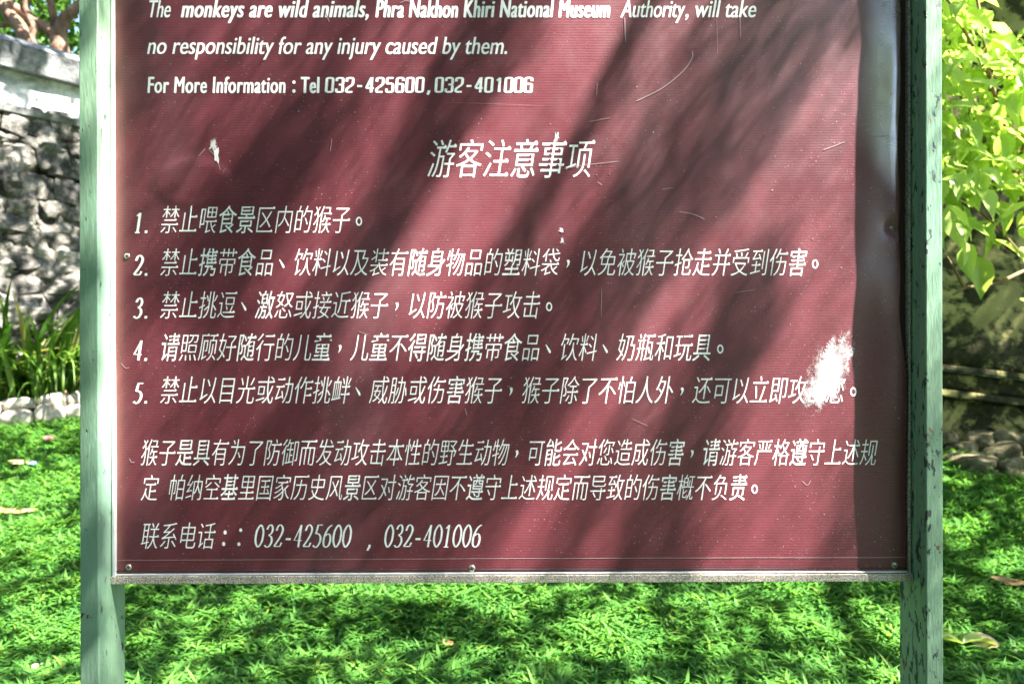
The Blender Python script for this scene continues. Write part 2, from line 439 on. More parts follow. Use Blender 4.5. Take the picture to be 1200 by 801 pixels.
def offset(loops, ox, oy):
    tot = sum(area(l) for l in loops); sg = 1 if tot > 0 else -1
    res = []
    for lp in loops:
        P = np.array(lp); 
        keep = np.ones(len(P), bool)
        for i in range(len(P)):
            if np.abs(P[i] - P[i - 1]).sum() < 1e-4: keep[i] = False
        P = P[keep]
        if len(P) < 3: continue
        E = np.roll(P, -1, 0) - P; L = np.linalg.norm(E, axis=1, keepdims=True); E = E / np.maximum(L, 1e-9)
        Nn = np.stack([E[:, 1], -E[:, 0]], 1) * sg
        n1 = np.roll(Nn, 1, 0); m_ = Nn + n1; l2 = (m_ ** 2).sum(1, keepdims=True)
        m_ = 2 * m_ / np.maximum(l2, .9)
        res.append(P + m_ * np.array([ox, oy]))
    return res
def fill(loops):
    c = bpy.data.curves.new('fill', 'CURVE'); c.dimensions = '2D'; c.fill_mode = 'BOTH'
    for lp in loops:
        sp = c.splines.new('POLY'); sp.points.add(len(lp) - 1); sp.use_cyclic_u = True
        sp.points.foreach_set('co', np.c_[lp, np.zeros(len(lp)), np.ones(len(lp))].ravel())
    o = bpy.data.objects.new('fill', c)
    me = bpy.data.meshes.new_from_object(o)
    V = [(v.co.x, v.co.y) for v in me.vertices]; F = [tuple(p.vertices) for p in me.polygons]
    bpy.data.objects.remove(o); bpy.data.curves.remove(c); bpy.data.meshes.remove(me)
    return V, F
def stroke(pts, a, b, closed=False):
    """band along a polyline with an elliptical pen (a wide, b tall)"""
    P = np.array(pts, float); n_ = len(P)
    T = np.zeros_like(P)
    for i in range(n_):
        if closed: T[i] = P[(i + 1) % n_] - P[i - 1]
        else: T[i] = P[min(i + 1, n_ - 1)] - P[max(i - 1, 0)]
    T /= np.maximum(np.linalg.norm(T, axis=1, keepdims=True), 1e-9)
    Nn = np.stack([-T[:, 1] * a, T[:, 0] * b], 1)
    V = np.concatenate([P + Nn, P - Nn]); F = []
    for i in range(n_ if closed else n_ - 1):
        j = (i + 1) % n_; F.append((i, n_ + i, n_ + j, j))
    return [tuple(v) for v in V], F
def smoothline(pts, closed=False, k=8):
    P = [Vector(p) for p in pts]; n_ = len(P); out = []
    for i in range(n_ if closed else n_ - 1):
        g = (lambda q: P[q % n_]) if closed else (lambda q: P[min(max(q, 0), n_ - 1)])
        p0, p1, p2, p3 = g(i - 1), g(i), g(i + 1), g(i + 2)
        for t in range(k):
            t /= k
            q = .5 * ((2 * p1) + (p2 - p0) * t + (2 * p0 - 5 * p1 + 4 * p2 - p3) * t * t + (3 * p1 - p0 - 3 * p2 + p3) * t ** 3)
            out.append((q.x, q.y))
    if not closed: out.append(tuple(P[-1]))
    return out
def chaikin(pts, closed=False, it=2, k=.3):
    for _ in range(it):
        n_ = len(pts); o = [] if closed else [pts[0]]
        for i in range(n_ if closed else n_ - 1):
            a, b = pts[i], pts[(i + 1) % n_]
            L = math.hypot(b[0] - a[0], b[1] - a[1]); f = min(.35, k * .3 / max(L, 1e-6))
            if closed or i > 0: o.append((a[0] + (b[0] - a[0]) * f, a[1] + (b[1] - a[1]) * f))
            if closed or i < n_ - 2: o.append((b[0] - (b[0] - a[0]) * f, b[1] - (b[1] - a[1]) * f))
        if not closed: o.append(pts[-1])
        pts = o
    return pts
SQ = {'0': [([(0, 0), (1, 0), (1, 1), (0, 1)], 1)], '1': [([(.62, 0), (.62, 1.02)], 0), ([(.62, .98), (.2, .8)], 0)],
      '2': [([(0, .74), (0, 1), (1, 1), (1, .55), (.02, .22), (0, 0), (1, 0)], 0)],
      '3': [([(0, .78), (0, 1), (1, 1), (1, .53), (.35, .53)], 0), ([(.6, .53), (1, .5), (1, 0), (0, 0), (0, .24)], 0)],
      '4': [([(.78, -.04), (.78, 1.04)], 0), ([(.7, 1.0), (-.05, .27), (1.15, .27)], 0)],
      '5': [([(1, 1), (.02, 1), (.02, .58), (.5, .62), (1, .58), (1, 0), (0, 0), (0, .24)], 0)],
      '6': [([(1, .78), (1, 1), (0, 1), (0, 0), (1, 0), (1, .57), (.1, .57)], 0)],
      '-': [([(.1, .42), (.9, .42)], 0)], ',': [([(.42, .1), (.42, -.04), (.2, -.2)], 0)]}
SE = {'0': [([(.5, 1), (.13, .78), (.05, .5), (.13, .22), (.5, 0), (.87, .22), (.95, .5), (.87, .78)], 2)],
      '1': [([(.5, .0), (.5, 1.0)], 0), ([(.5, .97), (.2, .84)], 0), ([(.2, 0), (.8, 0)], 0)],
      '2': [([(.1, .74), (.25, .95), (.55, 1), (.85, .86), (.85, .66), (.6, .4), (.08, .04)], 3), ([(.06, .03), (.8, .03), (.94, .2)], 0)],
      '3': [([(.14, .8), (.3, .96), (.6, 1), (.82, .84), (.75, .64), (.42, .53)], 3), ([(.45, .53), (.78, .45), (.9, .25), (.7, .05), (.35, 0), (.08, .09)], 3)],
      '4': [([(.68, 0), (.68, 1)], 0), ([(.68, .98), (.04, .3), (.96, .3)], 0)],
      '5': [([(.9, 1.0), (.35, 1.0), (.22, .6)], 0), ([(.22, .6), (.55, .6), (.85, .45), (.86, .22), (.6, .02), (.3, 0), (.06, .08)], 3)],
      '6': [([(.9, 1), (.5, .88), (.18, .6), (.08, .33), (.18, .08), (.5, 0), (.82, .1), (.92, .33), (.78, .54), (.5, .6), (.2, .5)], 3)],
      '-': [([(.18, .36), (.82, .36)], 0)], ',': [([(.35, .1), (.42, .02), (.2, -.18)], 0)], '.': [([(.3, .0), (.3, .09)], 0)]}
SHEAR = .15
class Line:
    def __init__(s): s.V = []; s.F = []; s.k = 0
    def add(s, V, F, lift=0.0):
        b = len(s.V); s.V += [(x, y, lift) for x, y in V]; s.F += [tuple(b + i for i in f) for f in F]
    def build(s, name='lettering', m_=None, parent=None, lab=None):
        V = [bp(x, y, disp(x, y) + .00035 + l) for x, y, l in s.V]
        o = obj(name, V, s.F, m_ or M['white'], parent or panel)
        if lab: o['label'] = lab
        return o
chars = sorted(set(''.join(L_PARA) + L6 + ''.join(L7) + TITLE + L8) - set('。，、：'))
G = outlines(chars)
CACHE = {}
def cjk(line, ch, x, base, w_, h_, ox, oy, sh=SHEAR):
    """ch in a cell starting at x, glyph em w_ x h_ px, base = y of em bottom"""
    if ch in '。，、：':
        cy = base - h_ * .44; cx = x + w_ * .42
        def put(P, closed=False, a=.8, b=.8): line.add(*stroke(P, a, b, closed))
        if ch == '。':
            P = [(cx + 2.9 * math.cos(t) , cy - 4.4 * math.sin(t)) for t in np.linspace(0, 2 * math.pi, 19)[:-1]]
            put(P, True, .8, .9)
        elif ch == '，':
            k = h_ / 36; V = [(-1.6, -4.5), (1.2, -5), (2.1, -2.5), (1.0, 1), (-1.8, 4.6), (-2.1, 4.2), (-.6, .5), (-.9, -1.8)]
            line.add([(cx + a * k, cy + b * k) for a, b in V], [(0, 1, 2, 7), (7, 2, 3, 6), (6, 3, 4, 5)])
        elif ch == '、':
            V = [(-3.2, -5), (-2.4, -5.4), (2.4, 1.2), (3.0, 4), (1.6, 5), (.2, 2.8)]
            line.add([(cx + a - 1, cy + b) for a, b in V], [(0, 1, 2, 3, 4, 5)])
        else:
            for yy in (-6, 7.5):
                P = [(cx + 1 + 1.9 * math.cos(t) - yy * .12, cy + yy - 2.5 * math.sin(t)) for t in np.linspace(0, 2 * math.pi, 11)[:-1]]
                line.add(P, [tuple(range(10))])
        return
    key = (ch, w_, h_)
    if key not in CACHE:
        lo = [serif(l) for l in G[ch]]
        lo = [[(p[0] * w_, (p[1] + .12) * h_) for p in l] for l in lo]
        def farea(vf): return sum(abs(area([vf[0][i] for i in f])) for f in vf[1])
        best = None
        for f_ in (1, .7, .4, .2, 0):
            ol = offset(lo, ox * f_, oy * f_) if f_ else [np.array(l) for l in lo]
            vf = fill(ol); er = abs(farea(vf) / max(1e-6, abs(sum(area(l) for l in ol))) - 1)
            if best is None or er < best[0] - .01: best = (er, vf)
            if er < .012: break
        vf = best[1]
        if best[0] > .02: print('GLYPH', ch, round(best[0], 3))
        CACHE[key] = vf
    V, F = CACHE[key]
    line.add([(x + a + (b - h_ * .5) * sh, base - b) for a, b in V], F)
def cjkline(line, text, x, ytop, ybot, pitch, wfac=1.0, ox=-.16, oy=-.42):
    h_ = (ybot - ytop) / .93
    for i, ch in enumerate(text):
        cjk(line, ch, x + i * pitch, ybot + .01 * h_, pitch * wfac, h_, ox, oy)
def digits(line, table, text, x, base, h_, pitch, w_, a, b, sh=SHEAR):
    for i, ch in enumerate(text):
        if ch == ' ': continue
        for q, (pts, mode) in enumerate(table[ch]):
            P = [(p[0] * w_, p[1] * (h_ - 2 * b) + b) for p in pts]
            if table is SQ: P = chaikin(P, mode == 1, 2, 3.0) if len(P) > 2 else P; cl = mode == 1
            else:
                cl = mode == 2
                if mode >= 2: P = smoothline(P, cl)
            aa, bb = a, b
            if ch == '.': aa, bb = 1.5, 1.5; P = [(w_ * .3, .2), (w_ * .3, 3.2)]
            if ch == '-': aa, bb = a, max(b, 1.2)
            if table is SE and ch == '4' and q == 1: bb = b * 1.1; aa = a * .6
            V, F = stroke(P, aa, bb, cl)
            line.add([(x + i * pitch + u + v_ * sh, base - v_) for u, v_ in V], F, lift=.00004 * q + .00001 * (i % 3))
PARAY = [(241.5, 274.5), (291.5, 324.5), (341.5, 374.5), (391, 424), (441, 474)]
for k, (t_, (a, b)) in enumerate(zip(L_PARA, PARAY)):
    ln = Line(); cjkline(ln, t_, 188.5, a, b, 22.28)
    ln.build(); ln = Line(); digits(ln, SE, '%d.' % (k + 1), 156, b - 1.3, 24.5, 12.0, 9.5, 1.5, .75); ln.build('numeral')
ln = Line(); cjkline(ln, TITLE, 502, 164.5, 210, 32.3, ox=-.1, oy=-.5); ln.build()
ln = Line(); cjkline(ln, L6, 165.5, 514.5, 546.5, 20.55); ln.build()
ln = Line(); cjkline(ln, L7[0], 166, 556.5, 587.5, 20.55); ln.build(); ln = Line(); cjkline(ln, L7[1], 197.5, 556, 587, 20.55); ln.build()
ln = Line(); cjkline(ln, L8, 165.5, 612, 644, 21.9)
for yy in (620.5, 637):
    P = [(281 + 1.8 * math.cos(t) + (630 - yy) * .13, yy - 2.2 * math.sin(t)) for t in np.linspace(0, 2 * math.pi, 11)[:-1]]
    ln.add(P, [tuple(range(10))])
ln.build(); ln = Line(); digits(ln, SE, '032-425600', 297.5, 641, 27, 11.4, 9.3, 1.15, .6)
ln.build(); ln = Line(); digits(ln, SE, ',', 429, 641, 26, 11.4, 9.6, 1.3, .9)
ln.build(); ln = Line(); digits(ln, SE, '032-401006', 449.5, 641, 27, 11.4, 9.3, 1.15, .6); ln.build()
# English lines
ENG = [('The', 0, 172, 201, 20.5, 20, 1), ('monkeys are wild animals,', 1, 212, 434, 20.5, 20, 1), ('Phra Nakhon Khiri National Museum', 1, 440, 715.5, 20.5, 20, .6),
       ('Authority', 0, 727, 803, 20.5, 20, 1), (', will take', 0, 803, 887, 20.5, 20, 1),
       ('no responsibility for any injury caused by them.', 0, 172.5, 596, 63.5, 20, 1),
       ('For More Information', 1, 173, 335, 109, 18.5, .35), ('Tel', 1, 352, 374.5, 109, 18.5, .2)]
EO = outlines([e[0] for e in ENG if e[1] == 0]); EO.update(outlines([e[0] for e in ENG if e[1] == 1], 1.09))
capH = max(p[1] for l in outlines(['H'])['H'] for p in l)
for s_, bold, x0, x1, base, cap, shf in ENG:
    lo = EO[s_]; sh = SHEAR * 1.15 * shf
    sy = cap / capH
    mx = lambda k: k([p[0] for l in lo for p in l])
    a, b = mx(min), mx(max); ox, oy = (.78 if x0 > 180 else .55, 0) if bold else (.3, 0)
    sx = (x1 - x0 - cap * sh * .6 - 2 * ox) / (b - a)
    # group outlines into letters by their x overlap, so that each letter is filled on its own
    ol = [np.array([((p[0] - a) * sx, p[1] * sy) for p in l]) for l in lo]
    ol.sort(key=lambda l: l[:, 0].min()); groups = []
    for l in ol:
        l0, l1 = l[:, 0].min(), l[:, 0].max()
        for g_ in groups:
            if l0 >= g_[0] - .2 and l1 <= g_[1] + .2: g_[2].append(l); break
        else: groups.append([l0, l1, [l]])
    ln = Line()
    for gi, g_ in enumerate(groups):
        V, F = fill(g_[2])
        for q, (sx_, sy_) in enumerate(((0, .3), (-ox, 0), (ox, 0), (-ox * .5, -.15), (ox * .5, .15)) if bold else ((-ox, 0), (ox, 0))):
            ln.add([(x0 + ox + u + v_ * sh + sx_, base - v_ + sy_) for u, v_ in V], F, lift=.00004 * (gi % 3) + .00001 * q)
    ln.build()
ln = Line()
for yy in (96.5, 107):
    P = [(344.5 + 2.0 * math.cos(t), yy - 2.2 * math.sin(t)) for t in np.linspace(0, 2 * math.pi, 11)[:-1]]
    ln.add(P, [tuple(range(10))])
ln.build(); ln = Line(); digits(ln, SQ, '032-425600,', 382.0, 109, 18.5, 11.75, 7.4, 1.6, 1.1, .07)
ln.build(); ln = Line(); digits(ln, SQ, '032-401006', 510.5, 109, 18.5, 11.6, 7.4, 1.6, 1.1, .07); ln.build()

# ---- screws, scrapes, scratches -----------------------------------------
def screw(px, py, r):
    e = bmesh.new(); n_ = 14; rings = [(r * 1.0, 0), (r * .98, .0006), (r * .8, .0014), (r * .35, .0019)]
    vv = [[e.verts.new((q * S * math.cos(t), -h, q * S * math.sin(t))) for t in np.linspace(0, 2 * math.pi, n_ + 1)[:-1]] for q, h in rings]
    for a, b in zip(vv, vv[1:]):
        for i in range(n_): e.faces.new((a[i], a[(i + 1) % n_], b[(i + 1) % n_], b[i]))
    e.faces.new(vv[-1][::-1])
    bmesh.ops.recalc_face_normals(e, faces=e.faces)
    o = bmobj('screw', e, M['screw'], board, True); o.location = bp(px, py, disp(px, py) + .0002)
    # cross slot
    c = bmesh.new()
    for k in (.35, .35 + math.pi / 2):
        d = Vector((math.cos(k), 0, math.sin(k))) * r * .55 * S; u = Vector((-math.sin(k), 0, math.cos(k))) * r * .13 * S
        c.faces.new([c.verts.new(p + Vector((0, -.00205 - k * .00002, 0))) for p in (-d - u, d - u, d + u, -d + u)])
    s_ = bmobj('cross_slot', c, M['dark'], o)
for a in ((151, 664, 3.6), (553, 665.5, 4.2), (1048, 662, 4.0), (149, 300, 3.4), (1046, 267, 2.6)): screw(*a)

def ragged(name, cx, cy, rx, ry, m_, rough=.25, n_=26, seed=0, lift=.0006, rot=0, fade=True, par=None, rings=5):
    """worn patch: a ragged sheet on the print, denser towards its middle"""
    V = [(cx, cy)]; fd = [1.0]; F = []
    for k in range(1, rings + 1):
        for i in range(n_):
            t = i / n_ * 2 * math.pi; q = k / rings
            w_ = 1 + rough * noise.noise(Vector((math.cos(t) * 1.7, math.sin(t) * 1.7, seed))) * 2
            a, b = rx * q * w_ * math.cos(t), ry * q * w_ * math.sin(t)
            V.append((cx + a * math.cos(rot) - b * math.sin(rot), cy + a * math.sin(rot) + b * math.cos(rot))); fd.append(1 - q)
    for i in range(n_):
        j = (i + 1) % n_; F.append((0, 1 + j, 1 + i))
        for k in range(rings - 1):
            a = 1 + k * n_; b = a + n_; F.append((a + i, a + j, b + j, b + i))
    o = obj(name, [bp(x, y, disp(x, y) + lift) for x, y in V], F, m_, par or panel)
    at = o.data.attributes.new('fade', 'FLOAT', 'POINT'); at.data.foreach_set('value', [min(1, f * 1.15 + .1) for f in fd])
    return o
o = ragged('scrape', 972, 437, 29, 62, M['worn'], .08, seed=2, rot=.4, n_=40, rings=8); o['label'] = 'large white scrape through the print'
ragged('scrape', 1006, 415, 14, 26, M['worn'], .3, seed=9, lift=.00065).data.attributes['fade'].data.foreach_set('value', [.12] * (1 + 26 * 5))  # scrape inside the post's shadow, its shade put in as thinner cover
ragged('scrape', 250, 170, 7, 9, M['worn'], .5, seed=3); ragged('scrape', 254, 182, 3, 8, M['scuff'], .4, seed=13, lift=.0007)
ragged('scrape', 652, 161, 4, 9, M['worn'], .5, seed=4); ragged('scrape', 658, 270, 3, 2, M['scuff'], .5, seed=6)
ragged('scrape', 659, 282, 3, 7, M['worn'], .5, seed=7)
def scratch(pts, wd=.5, m_=None, k=6):
    wd *= .72
    P = smoothline(pts, False, k); n_ = len(P)
    V, F = stroke(P, wd, wd); 
    for i in (0, n_ - 1):
        V[i] = tuple((np.array(V[i]) + np.array(P[i]) * 3) / 4); V[n_ + i] = tuple((np.array(V[n_ + i]) + np.array(P[i]) * 3) / 4)
    ln = Line(); ln.add(V, F, .0003); return ln.build('scratch', m_ or M['faint'], panel)
M['faint'] = mat('scratch_grey', (.28, .19, .21), .6)
for pts, wd in (([(745, 119), (775, 104), (800, 84), (811, 68), (811, 60)], .75), ([(233, 183), (241, 174)], .7), ([(732, 20), (733, 50)], .9), ([(867, 20), (867.5, 46)], .7),
                ([(840, 22), (840.5, 64)], .35), ([(387, 178), (389, 162)], .5), ([(964, 176), (978, 171), (990, 166)], .6), ([(1020, 161), (1040, 160)], .4),
                ([(246, 176), (254, 186), (259, 200)], .35), ([(142, 425), (148, 431), (152, 430)], .5), ([(152, 537), (154, 541), (158, 541)], .8),
                ([(382, 16), (386, 26)], .8), ([(469, 4), (476, 1), (482, 3)], .6), ([(700, 97), (699, 112)], .5), ([(860, 343), (885, 339)], .35),
                ([(690, 143), (716, 138)], .45), ([(660, 198), (690, 193), (726, 189)], .5), ([(795, 248), (812, 251), (826, 257)], .5), ([(705, 337), (704.5, 372)], .4),
                ([(545, 478), (547, 486)], .6), ([(594, 452), (601, 454)], .5), ([(420, 388), (432, 392)], .4), ([(740, 490), (760, 499)], .4), ([(775, 222), (790, 220)], .4),
                ([(940, 563), (946, 568), (950, 562)], .5), ([(305, 463), (312, 466)], .3), ([(520, 120), (640, 124)], .12), ([(700, 213), (706, 217)], .5)):
    scratch(pts, wd)
# many tiny chips in the print: one part
rs = random.Random(4); ln = Line()
for i in range(520):
    if i < 120: x, y = rs.gauss(930, 60), rs.gauss(300, 190)
    elif i < 150: x, y = rs.gauss(705, 18), rs.gauss(178, 18)
    elif i < 190: x, y = rs.gauss(965, 20), rs.gauss(600, 30)
    elif i < 240: x, y = rs.gauss(360, 25), rs.gauss(125, 16)
    elif i < 300: x, y = rs.uniform(160, 600), rs.gauss(640, 15)
    else: x, y = rs.uniform(145, 1045), rs.uniform(5, 650)
    if not (142 < x < 1046 and 3 < y < 650): continue
    r = abs(rs.gauss(0, .22)) + .14; k = rs.uniform(0, 3); el = rs.uniform(1, 2.2)
    P = [(x + r * el * math.cos(t) * math.cos(k) - r * math.sin(t) * math.sin(k), y + r * el * math.cos(t) * math.sin(k) + r * math.sin(t) * math.cos(k)) for t in (0, 1.3, 2.6, 3.8, 5.1)]
    ln.add(P, [(0, 1, 2, 3, 4)], .0003)
o = ln.build('print_chips', M['faint'], panel); o['kind'] = 'stuff'
for o in (panel,):
    pass

# ---------------------------------------------------------------- generic builders
def tube(bm, pts, radii, seg=8, jitter=0, seed=0):
    pts = [Vector(p) for p in pts]; rings = []
    up = Vector((.3, .2, 1))
    for i, p in enumerate(pts):
        t = (pts[min(i + 1, len(pts) - 1)] - pts[max(i - 1, 0)]).normalized()
        a = t.cross(up)
        if a.length < .1: a = t.cross(Vector((1, 0, 0)))
        a.normalize(); b = t.cross(a)
        rings.append([bm.verts.new(p + (a * math.cos(k) + b * math.sin(k)) * radii[i] * (1 + jitter * noise.noise(Vector((i * .7, k, seed))))) for k in np.linspace(0, 2 * math.pi, seed and seg + 1 or seg + 1)[:-1]])
    for a, b in zip(rings, rings[1:]):
        for i in range(seg): bm.faces.new((a[i], a[(i + 1) % seg], b[(i + 1) % seg], b[i]))
    bm.faces.new(rings[-1]); bm.faces.new(rings[0][::-1])
def wiggle(a, b, n_, amp, seed):
    a, b = Vector(a), Vector(b)
    return [a.lerp(b, i / n_) + Vector((noise.noise(Vector((i * .6, seed, 0))), noise.noise(Vector((i * .6, seed, 5))), noise.noise(Vector((i * .6, seed, 9))))) * amp * math.sin(math.pi * i / n_) for i in range(n_ + 1)]
def leaves_mesh(name, P, D, U, L, W, mat_, parent=None, tone=None, fold=.15, kind=None):
    """many small leaves: P base, D direction, U side vector, lengths L, widths W"""
    n_ = len(P); L = L[:, None]; W = W[:, None]
    Nn = np.cross(D, U)
    a = P; b = P + D * L * .45 + U * W * .5 + Nn * W * fold; c = P + D * L * .45 - U * W * .5 + Nn * W * fold
    d = P + D * L - Nn * L * .1; m_ = P + D * L * .5
    V = np.stack([a, b, c, d, m_], 1).reshape(-1, 3)
    base = np.arange(n_)[:, None] * 5
    F = np.concatenate([base + np.array([0, 1, 4]), base + np.array([4, 1, 3]), base + np.array([0, 4, 2]), base + np.array([4, 3, 2])])
    me = bpy.data.meshes.new(name); me.vertices.add(len(V)); me.vertices.foreach_set('co', V.ravel())
    me.loops.add(F.size); me.loops.foreach_set('vertex_index', F.ravel().astype(np.int32))
    me.polygons.add(len(F)); me.polygons.foreach_set('loop_start', np.arange(0, F.size, 3, dtype=np.int32))
    me.update(calc_edges=True)
    at = me.attributes.new('tone', 'FLOAT', 'POINT')
    if tone is None: tone = np.random.rand(n_)
    at.data.foreach_set('value', np.repeat(tone, 5).astype(np.float32))
    me.materials.append(mat_); o = link(name, me, parent)
    if kind: o['kind'] = kind
    return o
def rand_unit(n_):
    v = np.random.normal(size=(n_, 3)); return v / np.linalg.norm(v, axis=1, keepdims=True)
def perp(D):
    u = np.cross(D, rand_unit(len(D))); return u / np.maximum(np.linalg.norm(u, axis=1, keepdims=True), 1e-6)

# ---------------------------------------------------------------- left stone wall
WA = Vector((-3.79, 5.5, 0)); WD = Vector((.61, .79, 0)).normalized(); WN = Vector((WD.y, -WD.x, 0))     # WN faces the viewer
def wl(t, out, z): return WA + WD * t + WN * out + Vector((0, 0, z))
wall = empty('stone_wall', wl(0, 0, .7)); tag(wall, 'weathered grey stone wall with sloping coping behind the strap leaved plants at left', 'wall')
def local(o, root):
    o.parent = root; o.matrix_parent_inverse = Matrix.Translation(root.location).inverted(); return o
T0, T1 = -4.2, 2.45
def wallpatch(name, t0, t1, z0, z1, out0, out1, mt, amp, res=.06, back=-.45, seed=0, sc=3):
    """rough face with a top, ends and back"""
    nt_, nz = int((t1 - t0) / res), max(2, int((z1 - z0) / res)); V = []; F = []
    for j in range(nz + 1):
        for i in range(nt_ + 1):
            t = t0 + (t1 - t0) * i / nt_; z = z0 + (z1 - z0) * j / nz
            o_ = out0 + (out1 - out0) * j / nz
            d = amp * (noise.fractal(Vector((t * sc, z * sc, seed)), 1, 2, 4))
            V.append(wl(t, o_ + d, z))
    w_ = nt_ + 1
    F = [(j * w_ + i, j * w_ + i + 1, (j + 1) * w_ + i + 1, (j + 1) * w_ + i) for j in range(nz) for i in range(nt_)]
    b = len(V); V += [wl(t0, back, z0), wl(t1, back, z0), wl(t1, back, z1), wl(t0, back, z1)]
    F.append((b + 1, b, b + 3, b + 2))
    F.append(tuple([nz * w_ + i for i in range(w_)] + [b + 2, b + 3]))
    F.append(tuple([j * w_ for j in range(nz, -1, -1)] + [b, b + 3]))
    F.append(tuple([j * w_ + nt_ for j in range(nz + 1)] + [b + 2, b + 1]))
    F.append(tuple([i for i in range(w_ - 1, -1, -1)] + [b, b + 1]))
    return local(obj(name, V, F, mt, smooth=False), wall)
wallpatch('rubble_core', T0, T1, .2, 2.95, .135, .015, M['mortar'], .1, .03, sc=5)
wallpatch('ledge', T0, T1, 2.953, 3.0, .07, .09, M['coping'], .012, seed=3)
wallpatch('plaster_band', T0, T1, 3.003, 3.285, -.02, -.02, M['whiteplaster'], .012, seed=5)
wallpatch('coping', T0, T1, 3.288, 3.455, .06, .1, M['coping'], .012, seed=7)
bm = bmesh.new(); prism(bm, [wl(T0, .1, 3.458), wl(T1, .1, 3.458), wl(T1, -.5, 3.458), wl(T0, -.5, 3.458)], [wl(T0, .02, 3.53), wl(T1, .02, 3.53), wl(T1, -.42, 3.55), wl(T0, -.42, 3.55)], .012)
local(bmobj('coping_cap', bm, M['coping']), wall)
def rockmesh(name, seed, mt, sub=2, amp=.28, flat=1):
    bm = bmesh.new(); bmesh.ops.create_icosphere(bm, subdivisions=sub, radius=1)
    for v in bm.verts:
        n_ = noise.fractal(v.co * 1.1 + Vector((seed * 7, seed, 0)), 1, 2, 3)
        c = v.co * (1 + amp * n_)
        for ax in range(3):                      # flattened faces, as of broken stone
            lim = .78 + .1 * noise.noise(Vector((seed, ax, 2)))
            c[ax] = max(-lim, min(lim, c[ax]))
        v.co = c
    me = bpy.data.meshes.new(name); bm.to_mesh(me); bm.free(); me.materials.append(mt)
    me.polygons.foreach_set('use_smooth', [True] * len(me.polygons)); return me
RS = [rockmesh('stone', k, M['rubble'], 3, .75) for k in range(8)]
rs = random.Random(11); z = .62; cnt = 0
while z < 2.86:
    h = rs.uniform(.1, .22); t = -2.6 + rs.uniform(0, .2)
    while t < 1.6 and cnt < 290:
        w_ = rs.uniform(.14, .38)
        o = link('stone', RS[rs.randrange(8)], wall)
        p = wl(t + w_ / 2, .055 + rs.uniform(-.02, .03) - .03 * (z - 1), z + h / 2 + rs.uniform(-.02, .02)) - wall.location
        o.location = p; o.rotation_euler = (rs.uniform(-.15, .15), rs.uniform(-.35, .35), math.atan2(WD.y, WD.x) + rs.uniform(-.1, .1))
        o.scale = (w_ * .62, rs.uniform(.045, .085), h * .66); t += w_ * .97; cnt += 1
    z += h * .97

# ---------------------------------------------------------------- right mossy wall
RA = Vector((2.9, 5.0, 0)); RD = Vector((1, -.22, 0)).normalized(); RN = Vector((RD.y, -RD.x, 0))
def wr(t, out, z): return RA + RD * t + RN * out + Vector((0, 0, z))
mw = empty('plastered_wall', wr(0, 0, .57)); tag(mw, 'dark mossy wall with flaking yellow plaster and two ledges behind the sunlit shrub at right', 'wall')
def mosspatch(name, z0, z1, o0, o1, amp, seed, t0=-4.6, t1=4.5, slope=-.12, back=-.4):
    nt_, nz = 150, max(3, int((z1 - z0) / .05)); V = []
    for j in range(nz + 1):
        for i in range(nt_ + 1):
            t = t0 + (t1 - t0) * i / nt_; z = z0 + (z1 - z0) * j / nz
            d = amp * noise.fractal(Vector((t * 2.3, z * 2.3, seed)), 1, 2, 4)
            sl = slope * max(-1.0, min(1.6, t)) * (1 if z0 > .3 or j else 0)
            V.append(wr(t, o0 + (o1 - o0) * j / nz + d, z + sl))
    w_ = nt_ + 1
    F = [(j * w_ + i, j * w_ + i + 1, (j + 1) * w_ + i + 1, (j + 1) * w_ + i) for j in range(nz) for i in range(nt_)]
    # top strip back
    b = len(V); V += [v - RN * (o1 - back) for v in V[nz * w_: nz * w_ + w_]]
    F += [(nz * w_ + i, nz * w_ + i + 1, b + i + 1, b + i) for i in range(nt_)]
    c = len(V); V += [v - RN * (o0 - back) for v in V[:w_]]
    F += [(i + 1, i, c + i, c + i + 1) for i in range(nt_)] + [(b + i, b + i + 1, c + i + 1, c + i) for i in range(nt_)]
    return local(obj(name, V, F, M['moss'], smooth=True), mw)
mosspatch('wall_foot', .1, .885, .12, .06, .05, 1)
mosspatch('ledge', .889, .935, .115, .1, .012, 2)
mosspatch('wall_band', .939, 1.055, .04, .04, .015, 3)
mosspatch('ledge', 1.059, 1.1, .09, .08, .012, 4)
mosspatch('wall_face', 1.104, 3.9, .02, -.05, .045, 5)
mosspatch('coping', 3.904, 4.05, .08, .08, .015, 6)

# rocks tumbled at its foot
RK = [rockmesh('rock_mesh', 20 + k, M['rock'], 3, .4) for k in range(4)]
rocks = [(1140, 585, 4.5, .26, .13, 'large tan rock low in the rubble beside the right post'), (1124, 574, 4.6, .1, .07, 'small brown rock between the right post and the large tan rock'),
         (1183, 583, 4.4, .16, .13, 'grey brown rock at the photo right edge above the lawn'), (1172, 545, 4.7, .22, .12, 'mossy rock behind the large tan rock'),
         (1128, 536, 4.78, .2, .1, 'dark flat rock against the foot of the mossy wall near the post'), (1190, 520, 4.75, .25, .13, 'broad dark rock against the wall foot at the photo right edge'),
         (1150, 517, 4.83, .2, .1, 'dark rock touching the wall under its broken plaster'), (1112, 560, 4.62, .1, .06, 'little dark rock half behind the right post'),
         (1106, 516, 4.85, .16, .09, 'dark rock against the wall directly behind the right post'), (1206, 556, 4.5, .16, .1, 'rock just leaving the photo right edge'),
         (1160, 600, 4.38, .1, .05, 'lowest stone in the grass below the rubble'), (1240, 540, 4.5, .26, .15, 'big rock out past the photo right edge'),
         (1078, 540, 4.75, .2, .12, 'rock behind the right post at the wall foot'), (1040, 530, 4.85, .22, .12, 'rock hidden behind the board at the wall foot')]
rr = random.Random(3)
